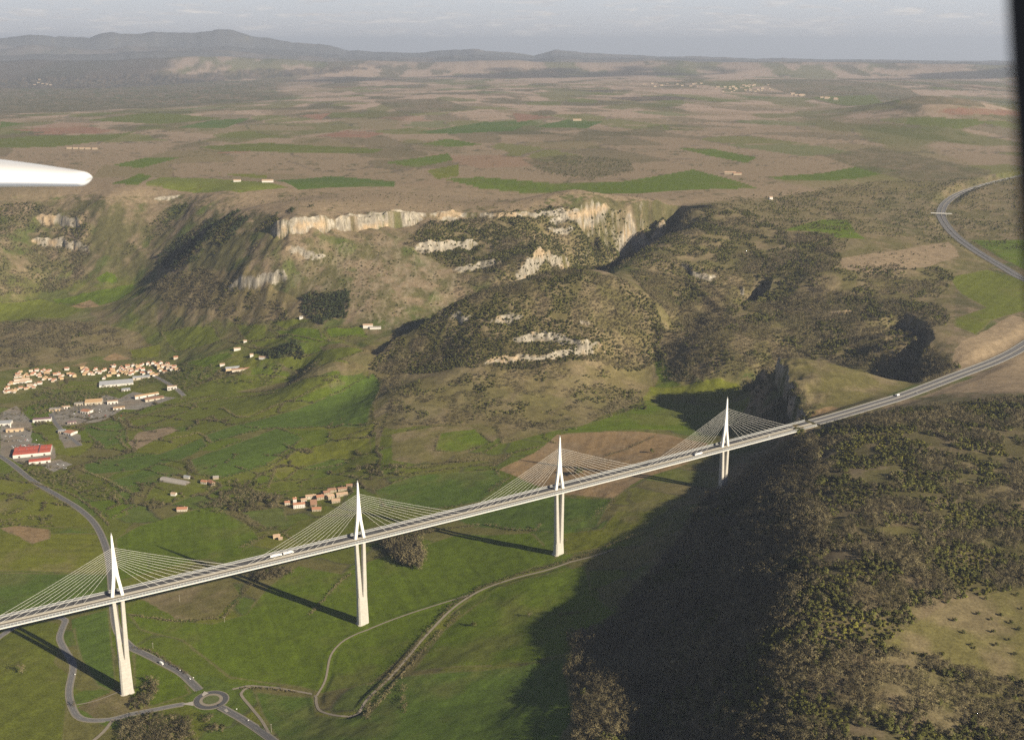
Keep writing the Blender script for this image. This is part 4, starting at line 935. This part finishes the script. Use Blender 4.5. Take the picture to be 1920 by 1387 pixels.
def shed(name, lx, ly, h, wm, rm, ridges=1, rise=2.2):
    root = empty(name); mb = MB(); walls(mb, lx, ly, h); mb.build('wall', wm, root)
    for q in range(ridges):
        mb = MB(); gable(mb, lx, ly/ridges, h+.03, rise, .15, .3)
        for arr in mb.v: arr[:,1] += -ly/2 + ly*(q+.5)/ridges
        mb.build('roof', rm, root)
    for q in range(3):
        mb = MB(); x = -lx/2+lx*(q+.5)/3; mb.box(x-2, x+2, -ly/2-.1, -ly/2+.1, 0, min(h-.6, 4)); mb.build('loading_door', M_DOOR, root)
    return root
def put(o, px, py, rot, label, cat='house', group=None, sc=1.):
    p = at(px, py)[0]; o.location = p; o.rotation_euler = (0, 0, math.radians(rot)); o.scale = (sc,)*3
    for k in ('label', 'category', 'group'):
        if k in o: del o[k]
    return tag(o, label, cat, group)
# the far town: rows of small houses
HT = [house('house', 12, 8.5, 4.6, 2.4, WALLS[0], ROOFS[0]), house('house', 14, 9, 4.2, 2.2, WALLS[1], ROOFS[1]), house('house', 11, 9, 5.4, 2.2, WALLS[1], ROOFS[0]), house('house', 13, 9.5, 4.4, 2.4, WALLS[3], ROOFS[4])]
HU = [False]*4
ORD = 'first second third fourth fifth sixth seventh eighth ninth tenth eleventh twelfth thirteenth fourteenth fifteenth sixteenth seventeenth eighteenth nineteenth twentieth'.split()
ROWS = [('back row, the left end of town', '190,210 310,192 370,190 440,186 480,200', 4), ('second row, the left end of town', '180,232 260,235 340,222 395,225 440,205 470,222', 6), ('third row, the left end of town', '165,255 215,250 400,250 450,268 500,275 545,287', 8),
 ('middle stretch of the far town', '555,230 585,225 620,240 600,262 690,225 720,238 745,243 670,178', 2), ('front row, the left end of town', '60,408 90,402 120,396 150,388 210,364 260,372 300,340 350,332 400,320 320,352', 10), ('outer left edge of the far town', '80,362 95,325 130,318', 5),
 ('left edge, the right half of town', '825,165 855,175 840,190 870,195 860,220 960,175 970,205 930,228 1000,215 900,225', 0), ('front row, the right half of town', '1040,268 1090,243 1140,215 1185,238 1240,210 1270,222 1320,222 1340,203 1370,190 1420,212', 3),
 ('middle row, the right half of town', '1050,182 1100,205 1130,185 1190,190 1225,170 1260,190 1300,180 1400,168 1430,182 1500,208 1540,240 1570,230 1520,225', 5), ('back row, the right half of town', '1140,150 1210,158 1280,148 1330,138 1380,150 1430,128 1480,124 1530,118 1570,135 1610,120', 7),
 ('right end of the far town', '1600,158 1640,150 1680,132 1620,180 1690,170 1650,204 1720,185 1745,158 1770,175 1700,150', 9)]
for nm, s, sd_ in ROWS:
    q = sorted(pts(s).tolist()); R = random.Random(sd_)
    for i, (a, b) in enumerate(q):
        for ex in range(2):
            if ex and R.random() > .55: continue
            t = R.randrange(4); o = copy_tree(HT[t]) if HU[t] else HT[t]; HU[t] = True
            put(o, a*.1875+ex*R.choice((-3.2, 3.4)), 660+b*.1875+ex*R.choice((-1.9, 1.7)), 14+R.choice((0, 0, 90))+R.uniform(-12, 12), (f'{ORD[i]} house from left, {nm}', f'smaller house beside the {ORD[i]} from left, {nm}')[ex], 'house', 'houses of the far town in the valley', R.uniform(.75, 1.1)*(1-.2*ex))
for i, (a, b, l) in enumerate(((220,285,40),(200,312,34),(262,300,30))):
    put(house('terraced_row', l, 9, 5, 2, WALLS[1], ROOFS[1], chimney=False), a*.1875, 660+b*.1875, 22, ('long white terrace, rearmost of three at the left of the far town','long white terrace, lowest of three at the left of the far town','long white terrace, between the other two at the left of the far town')[i], 'terrace')
I = lambda a, b: (a*.1875, 660+b*.1875)
for name, lx, ly, h, w_, r_, rg, rise, pos, rot, lab in [
 ('industrial_hall', 88, 42, 6, 1, 3, 5, 1.6, I(1165,322), 18, 'largest grey roofed hall with many ridges below the far town'),
 ('industrial_hall', 46, 20, 5, 0, 3, 2, 1.6, I(1415,262), 18, 'grey roofed hall behind the largest grey hall, close under the houses'),
 ('industrial_hall', 22, 18, 4, 1, 3, 2, 1.2, I(1260,382), 18, 'small grey shed in front of the largest grey hall'),
 ('industrial_hall', 62, 15, 5, 1, 4, 1, 2.2, I(1465,442), 33, 'long tan roofed hall with a white side wall, right of the industrial estate'),
 ('industrial_hall', 48, 20, 4, 0, 7, 1, 2, I(1540,472), 30, 'low brown roofed hall in front of the long tan hall'),
 ('office_building', 24, 11, 8, 1, 1, 1, 1.2, I(1722,368), 14, 'tall white building at the lower end of the town road'),
 ('industrial_hall', 42, 30, 7, 0, 4, 3, 2, I(940,512), 14, 'broad hall with three orange-tan ridges in the industrial estate'),
 ('industrial_hall', 26, 14, 7, 1, 1, 1, 1, I(1128,512), 18, 'white hall right of the broad orange-tan hall'),
 ('industrial_hall', 25, 18, 5, 3, 6, 1, 1.4, I(550,582), 14, 'grey roofed shed with a yellowish wall at the left of the industrial estate'),
 ('industrial_hall', 20, 12, 5, 1, 1, 1, 1.4, I(660,560), 18, 'small pale roofed shed behind the orange roofed workshop'),
 ('industrial_hall', 22, 15, 5, 0, 6, 1, 1.4, I(790,528), 14, 'grey-brown roofed shed left of the broad orange-tan hall'),
 ('industrial_hall', 24, 20, 6, 1, 0, 1, 2.4, I(868,605), -20, 'workshop with an orange roof and white wall facing the green fields'),
 ('industrial_hall', 28, 16, 4, 1, 4, 1, 1.2, I(1190,566), 20, 'low tan roofed hall at the right end of the estate, above the field hedge'),
 ('warehouse', 42, 17, 7, 1, 5, 1, 2, I(425,690), 14, 'warehouse with a purple roof and long white wall at left'),
 ('industrial_hall', 20, 11, 4, 0, 5, 1, 1.6, I(720,712), 22, 'small dark red roofed shed at the edge of the green field'),
 ('industrial_hall', 16, 16, 5, 0, 3, 1, 1, I(622,800), 14, 'grey roofed workshop attached to the orange roofed hall at left'),
 ('industrial_hall', 22, 22, 6, 1, 0, 1, 2.6, I(708,818), -24, 'square orange roofed hall in the paved yard above the big red roofed store'),
 ('industrial_hall', 40, 26, 6, 1, 3, 2, 1.6, I(30,722), 10, 'grey roofed hall cut by the left edge of the photo'),
 ('office_building', 38, 11, 6, 3, 1, 1, 1.2, I(150,790), 10, 'long cream building above the car park at far left'),
]:
    put(shed(name, lx, ly, h, WALLS[w_], ROOFS[r_], rg, rise), *pos, rot, lab, 'warehouse' if name != 'office_building' else 'office')
t = empty('silo'); mb = MB(); mb.tube((0,0,-1), (0,0,11), 1.7, 12); mb.build('tank', WALLS[1], t); mb = MB(); mb.tube((0,0,11.02), (0,0,12.4), 1.7, 12, 0, .3); mb.build('cap', ROOFS[3], t); put(t, *I(105,752), 0, 'slim white silo beside the cream building at far left', 'silo')
st = shed('store', 78, 54, 7, WALLS[1], ROOFS[2], 2, 1.0)
mb = MB(); mb.box(14, 16, -26, 26, 8.6, 9.3); mb.build('roof_gutter', ROOFS[5], st)
for a_ in (-30, -14, 2, 28): mb = MB(); mb.box(a_, a_+2.2, 5, 7.2, 7.2, 9.4); mb.build('roof_vent', ROOFS[5], st)
put(st, *I(330,1005), 17, 'big store with a bright red roof and white walls at the left edge', 'store')
put(shed('store_annex', 44, 20, 6, WALLS[1], ROOFS[2], 1, 1.2), *I(400,1100), 20, 'smaller bright red roofed annex in front of the big red roofed store', 'store')
# farm with the arched barn
bn = empty('arched_barn'); mb = MB(); n = 12; R_ = 9.
ring = lambda x, r: [(x, r*math.cos(math.pi*i/n), r*.72*math.sin(math.pi*i/n)-.4) for i in range(n+1)]
mb.loft([ring(-33, R_), ring(33, R_)], cap=False); mb.add(ring(-33, R_*.9)+ring(33, R_*.9), [tuple(range(n+1)), tuple(range(2*n+1, n, -1))]); mb.build('vault', ROOFS[6], bn)
for yy in (-4, 0, 4): mb = MB(); mb.box(32.9, 33.25, yy-1.4, yy+1.4, 0, 4); mb.build('door', M_DOOR, bn)
put(bn, 328, 903, -24, 'long grey arched barn with dark openings at its right end', 'barn')
V = [(384,906,14,9,5,0,0,-18,'left one of the two joined red roofed farm houses right of the arched barn',3),(396,908,18,9,6,0,2,-50,'right one of the two joined red roofed farm houses right of the arched barn',3),(405,897,11,9,4,6,2,10,'grey roofed shed behind the farm houses',0),(351,896,13,7,4,3,1,-20,'small grey shed behind the arched barn',0),
 (326,928,10,8,4,1,1,-10,'small pale house among trees below the arched barn',0),(342,957,19,11,5,0,0,5,'red roofed house alone on the green meadow left of the village',4),
 (539,945,10,9,5,0,0,10,'small red roofed house at the left end of the village',2),(561,951,22,10,8,0,1,14,'large white house with rows of windows at the left front of the village',6),(553,943,7,9,10,0,1,14,'tall red roofed tower house behind the large white house',2),(570,942,11,9,7,1,0,14,'pale house behind the right end of the large white house',2),
 (583,934,20,9,6,1,0,12,'long pale roofed house at the back of the village, left of centre',3),(588,946,12,24,5,7,2,12,'brown roofed barn running back in the middle of the village',0),(594,957,17,10,5,0,2,4,'red-brown roofed barn at the front of the village',3),(600,935,14,12,6,0,2,20,'red roofed stone house at the back in the middle of the village',3),
 (612,927,13,11,6,7,2,30,'brown roofed stone house left in the right part of the village',3),(623,922,17,9,6,7,2,12,'brown roofed house at the back in the right part of the village',2),(619,934,14,11,6,1,2,40,'tan roofed house in the middle of the right part of the village',3),(630,941,16,11,5,1,2,10,'low house with a pale pink roof at the right front of the village',3),
 (642,919,18,8,5,7,2,14,'long brown roofed house at the far right back of the village',2),(641,929,22,9,5,1,2,18,'long pale roofed barn near the second mast',2),(655,913,12,8,5,7,2,12,'dark roofed cottage behind the second mast',1),(519,1008,12,9,5,1,3,12,'little ochre stone house between trees below the village',3),(526,1011,7,6,3.5,1,2,12,'tiny annex right of the little ochre stone house',0),
 (445,656,18,8,5,1,1,14,'pale house above the road left of the conifers',0),(472,668,9,8,6,1,1,14,'white cube-like house at the left edge of the conifers',0),(417,685,13,8,4,1,1,14,'small white house between fields right of the far town',0),(452,694,48,9,4,7,0,20,'long brown roofed shed between the fields right of the far town',0),(436,692,36,14,4,3,3,20,'grey roofed shed left of the long brown shed',0),(495,672,26,8,4,1,1,-14,'long white house right of the conifers',0),
 (690,613,26,11,6,1,1,5,'white barn on the slope foot left of the butte',0),(704,616,30,9,4,6,1,5,'long low grey shed right of the white barn',0),(565,597,10,8,5,6,1,8,'small white house below the cliffs among shrubs',0),(460,641,9,7,4,1,1,8,'small white cottage in the fields below the cliffs',0),(330,672,12,9,5,0,0,12,'red roofed house above the right end of the far town',0),
 (502,342,40,14,7,1,1,4,'white farm at the edge of the yellow-green plateau field',0),(445,341,26,12,6,1,1,4,'small farm left of the white farm on the plateau edge',0),(1445,374,12,10,8,1,1,10,'tiny white hut alone on the shrubby plateau',0),(1369,327,46,16,8,1,2,-10,'stone farm beside the green plateau field',0),(1382,328,36,12,6,7,2,12,'brown roofed barn right of the stone farm on the plateau',0),(1082,227,60,20,9,1,2,5,'distant farm beside a green field on the plateau',0)]
for px, py, lx, ly, h, rm, wm, rot, lab, nwin in V:
    put(house('farm_shed' if 'shed' in lab or 'barn' in lab else 'house', lx, ly, h, ly*.24, WALLS[wm], ROOFS[rm], nwin, chimney=nwin > 1), px, py, rot, lab, 'barn' if 'barn' in lab else 'shed' if 'shed' in lab else 'house')
R = random.Random(4); far_h_ = house('distant_house', 30, 15, 8, 3, WALLS[2], ROOFS[1], chimney=False); fu = False
FARH = [(R.uniform(1200,1330), R.uniform(157,164), 'pale') for _ in range(14)] + [(R.gauss(1395, 26), R.uniform(160,173), 'pale') for _ in range(34)] + [(R.uniform(1482,1568), 178+R.uniform(0,3)+(0), 'white') for _ in range(16)]
for px, py, kd in FARH:
    if kd == 'white': py = 178 + (px-1482)/86*9 + R.uniform(-1.5, 1.5)
    o = copy_tree(far_h_) if fu else far_h_; fu = True
    put(o, px, py, R.uniform(-20, 20), 'tiny pale building of the distant town on the plateau' if kd == 'pale' else 'tiny white shed of the distant industrial strip right of the plateau town', 'house' if kd == 'pale' else 'shed', 'buildings of the distant plateau town' if kd == 'pale' else 'sheds of the distant plateau strip', R.uniform(.7, 1.5) if kd == 'pale' else R.uniform(.9, 1.6))
for px, py in [(65,160),(72,156),(80,158),(88,159),(95,160),(74,150)]: put(copy_tree(far_h_), px, py, 8, 'tiny pale house of the distant hamlet at the upper left', 'house', 'houses of the distant hamlet', 1.2)
for px in (130,142,154,165,178): put(copy_tree(far_h_), px, 280+(px-154)*.02, 4, 'white shed in the row on the plateau at left above the wing tip', 'shed', 'row of white sheds on the plateau', .8)
# ---------------------------------------------------------------- vehicles, posts, footbridge
CARP = [mat('white_car_paint', (.75,.75,.75), .3), mat('dark_car_paint', (.06,.065,.075), .3), mat('grey_car_paint', (.34,.35,.37), .3), mat('red_car_paint', (.40,.05,.04), .3)]; M_TYRE = mat('tyre', (.03,.03,.03), .9)
def wheels(root, xs, hw, r):
    for x in xs:
        for s in (-1, 1): mb = MB(); mb.tube((x, s*hw-.1*s, r), (x, s*hw+.12*s, r), r, 10); mb.build('wheel', M_TYRE, root)
def car(name, paint):
    r = empty(name); mb = MB(); prof = [(-2.1,.35),(-2.15,.85),(-1.5,.95),(-1.0,1.42),(.5,1.45),(1.1,.98),(2.0,.85),(2.15,.4)]
    mb.loft([[(x, -.85, z) for x, z in prof], [(x, .85, z) for x, z in prof]]); mb.build('body', paint, r)
    for s in (-1, 1): mb = MB(); mb.add([(-1.3,s*.87,.98),(.9,s*.87,1.0),(.4,s*.87,1.36),(-.95,s*.87,1.36)], [(0,1,2,3)]); mb.build('side_window', M_GLASS, r)
    mb = MB(); mb.add([(1.12,-.7,1.0),(1.12,.7,1.0),(.56,.7,1.42),(.56,-.7,1.42)], [(0,1,2,3)]); mb.build('windscreen', M_GLASS, r); wheels(r, (-1.3, 1.35), .82, .33); return r
def truck(name, L_=12.5):
    r = empty(name); mb = MB(); mb.box(-L_/2, L_/2-2.6, -1.25, 1.25, 1.1, 4.0); mb.build('trailer', CARP[0], r)
    mb = MB(); x = L_/2; mb.loft([[(x-2.3,y,.6),(x,y,.6),(x,y,1.9),(x-.35,y,3.2),(x-2.3,y,3.4)] for y in (-1.2, 1.2)]); cb = mb.build('cab', CARP[0], r)
    mb = MB(); mb.add([(x+.02,-1.05,1.9),(x+.02,1.05,1.9),(x-.33,1.05,3.05),(x-.33,-1.05,3.05)], [(0,1,2,3)]); mb.build('windscreen', M_GLASS, cb)
    mb = MB(); mb.box(-L_/2+.3, L_/2-.5, -.5, .5, .6, 1.08); mb.build('chassis', M_TYRE, r); wheels(r, (-L_/2+1.2, -L_/2+2.4, L_/2-3.2, L_/2-1.2), 1.1, .5); return r
def on_deck(o, bx, off, label, cat, flip=False):
    x, y = br(bx, off); x2, y2 = br(bx+1, off); z = deck_z(bx)+.1-curv(x, y); o.location = (x, y, z); o.rotation_euler = (0, -math.atan(.0303)*(1 if not flip else -1), math.atan2(y2-y, x2-x)+(math.pi if flip else 0)); tag(o, label, cat)
def on_path(o, w, i, off, label, cat, flip=False, lift=.45):
    n = normals(w)[i]; p = w[i,:2]+n*off; d = w[min(i+1, len(w)-1)]-w[i-1]; o.location = (*p, w[i,2]-curv(*p)+lift); o.rotation_euler = (0, 0, math.atan2(d[1], d[0])+(math.pi if flip else 0)); tag(o, label, cat)
on_deck(truck('truck', 16), 962, -6, 'white box truck on the viaduct just left of the last mast', 'truck', True)
on_deck(truck('truck', 17), 218, 5, 'white truck on the far lanes of the viaduct between the first two masts', 'truck')
on_deck(truck('truck', 15), 236, 5, 'white truck close behind another between the first two masts', 'truck')
on_deck(car('car', CARP[0]), 1122, -8, 'white car on the viaduct right of the last mast', 'car', True)
on_deck(car('car', CARP[1]), 1010, 6, 'dark car on the far lanes beside the last mast', 'car')
def near_i(w, px, py): p = at(px, py, False)[0]; return int(np.argmin(np.hypot(w[:,0]-p[0], w[:,1]-p[1])))
on_path(truck('truck', 9), MW, max(3, near_i(MW, 1676, 746)), 7, 'white lorry on the motorway just beyond the end of the viaduct', 'truck')
on_path(car('car', CARP[2]), MW, near_i(MW, 1720, 738), -7, 'pale car on the motorway beyond the end of the viaduct', 'car', True)
on_path(car('car', CARP[0]), R_MAIN, near_i(R_MAIN, 355, 1273), 2, 'white car on the road approaching the roundabout from the first pier', 'car')
p = RB + np.array([19.5*math.cos(-.75), 19.5*math.sin(-.75), 0]); o = car('car', CARP[1]); o.location = (p[0], p[1], RB[2]-curv(p[0], p[1])+.58); o.rotation_euler = (0, 0, .8); tag(o, 'dark car driving round the roundabout', 'car')
o = truck('van', 6.5); put(o, 303, 1245, -35, 'white van parked on the verge of the main road right of the first pier', 'van')
PC_ = {}
def parked(px, py, rot, c, label, grp):
    if c not in PC_: o = PC_[c] = car('parked_car', CARP[c])
    else: o = copy_tree(PC_[c])
    put(o, px, py, rot, label, 'car', grp)
R = random.Random(12)
for a_ in range(44):
    u_, v_ = R.random(), R.choice((.08,.16,.42,.5,.8,.88)); x = 8+u_*52+v_*18; y = 816+v_*26+u_*-4
    parked(x, y, R.choice((15, 105)), R.choice((0,0,1,2,2,3)), 'one of the tiny cars in the paved car park above the red roofed store', 'cars in the store car park')
for a_ in range(26): parked(R.uniform(120,235), R.uniform(767,785), R.uniform(0, 180), R.choice((0,0,1,2,3)), 'one of the tiny vehicles in the yards of the industrial estate', 'vehicles in the industrial yards')
for a_ in range(8): parked(R.uniform(85,125), R.uniform(870,880), R.uniform(0, 180), R.choice((0,1,2)), 'one of the tiny cars on the small paved lot right of the red roofed annex', 'cars on the small lot')
M_POLE = mat('grey_pole', (.40,.37,.32), .9)
for px, py, h, lab in ((337,1128,12,'grey power pole in the olive field right of the first mast'),(287,1216,10,'grey power pole beside the main road right of the first pier'),(509,1372,12,'grey power pole at the right of the bottom road'),(421,1166,9,'grey power pole by the hedge under the deck')):
    r = empty('power_pole'); mb = MB(); mb.tube((0,0,-1), (0,0,h), .22, 7, 0, .14); mb.build('pole', M_POLE, r); mb = MB(); mb.box(-1.3, 1.3, -.1, .1, h-.9, h-.7); mb.build('crossarm', M_POLE, r); put(r, px, py, 30, lab, 'power pole')
for px, py, lab in ((141,1266,'small white road sign beside the left road bend below the deck'),(363,1272,'small white road sign on the verge before the roundabout'),(444,1331,'small white road sign right of the roundabout'),(338,1258,'small white road sign between the first pier and the roundabout'),(466,1352,'small white road sign beside the road leaving at the bottom')):
    r = empty('road_sign'); mb = MB(); mb.tube((0,0,-.5), (0,0,2.6), .05, 6); mb.build('post', M_STEEL, r); mb = MB(); mb.box(-.75, .75, -.04, .04, 1.5, 2.7); mb.build('panel', M_WHITE, r); put(r, px, py, 10, lab, 'road sign')
i = near_i(MW, 1768, 404); d = MW[i+1]-MW[i-1]; r = empty('overbridge', (MW[i,0], MW[i,1], MW[i,2]-curv(MW[i,0], MW[i,1])), math.atan2(d[1], d[0])+math.pi/2)
tag(r, 'thin white bridge crossing over the curving motorway', 'bridge'); mb = MB(); mb.box(-34, 34, -4, 4, 6.6, 7.9); mb.build('deck', M_CONC, r)
for s in (-1, 1): mb = MB(); mb.box(-34, 34, s*3.8-.15, s*3.8+.15, 7.92, 9.0); mb.build('parapet', M_FASC, r)
for x in (-17, 0, 17): mb = MB(); mb.box(x-.5, x+.5, -3, 3, -1, 6.58); mb.build('column', M_CONC, r)
# ---------------------------------------------------------------- the aircraft the photograph is taken from
def eye(px, py, d): a = (px-960)/FPX*d; b = (693.5-py)/FPX*d; return Vector((a, d*CP+b*SP, CZ-d*SP+b*CP))
m_ac = mat('aircraft_white_paint', (.82,.82,.82), .25, 0, 1, 0, .5); m_dark = mat('cabin_trim', (.012,.012,.014), .7)
wt = empty('wing_tip', eye(0, 325, 6.)); mb = MB(); rings = []
for px, t_, bt in ((-500,268,352),(-200,284,350),(0,303,347.5),(60,309.5,348),(110,316,348.5),(140,320,349),(152,322,348.8),(157,324,348),(160,327.5,345.5),(161.5,332,341)):
    c = eye(px, (t_+bt)/2, 6.)-wt.location; hz = (bt-t_)/2/FPX*6; w_ = max(.03, (162-px)*.0011+.10)
    rings.append([tuple(c+Vector((0, math.cos(q)*w_, math.sin(q)*hz))) for q in [2*math.pi*k/24 for k in range(24)]])
mb.loft(rings); mb.build('fairing', m_ac, wt, smooth=True)
c0 = eye(-120, 340, 5.97)-wt.location; mb = MB(); mb.tube(tuple(c0), tuple(eye(-40, 343, 5.97)-wt.location), .012, 8); mb.build('navigation_lamp', m_dark, wt)
tag(wt, 'white rounded wing tip of the aircraft reaching in at the left edge', 'aircraft wing')
wp = empty('window_frame', eye(1940, 300, .5)); mb = MB(); rings = []
for py, ex in ((-260,1880),(0,1889),(120,1896),(260,1905),(420,1913),(620,1932),(900,1955)):
    a = eye(ex, py, .5)-wp.location; rings.append([tuple(a), tuple(a+Vector((.006,-.02,0))), tuple(a+Vector((.09,-.02,0))), tuple(a+Vector((.09,.03,0))), tuple(a+Vector((.012,.03,0)))])
mb.loft(rings); mb.build('post', m_dark, wp, smooth=False)
mb = MB(); mb.tube(tuple(eye(1950, -200, .488)-wp.location), tuple(eye(1975, 700, .488)-wp.location), .004, 8); mb.build('rubber_seal', m_dark, wp)
tag(wp, 'black curved window post of the aircraft cabin at the right edge', 'window frame')
# ---------------------------------------------------------------- the air
mb = MB(); mb.box(-75000, 75000, -3000, 99000, -1200, 1240); hz = mb.build('haze', None or mat('air', (1,1,1))); hz['kind'] = 'stuff'
m = hz.data.materials[0]; nt = m.node_tree; nt.nodes.remove(nt.nodes['Principled BSDF']); pv = nt.nodes.new('ShaderNodeVolumePrincipled')
pv.inputs['Color'].default_value = (.70,.80,1.0,1); pv.inputs['Density'].default_value = 2.7e-5; pv.inputs['Anisotropy'].default_value = .1
nt.links.new(pv.outputs[0], nt.nodes['Material Output'].inputs['Volume'])
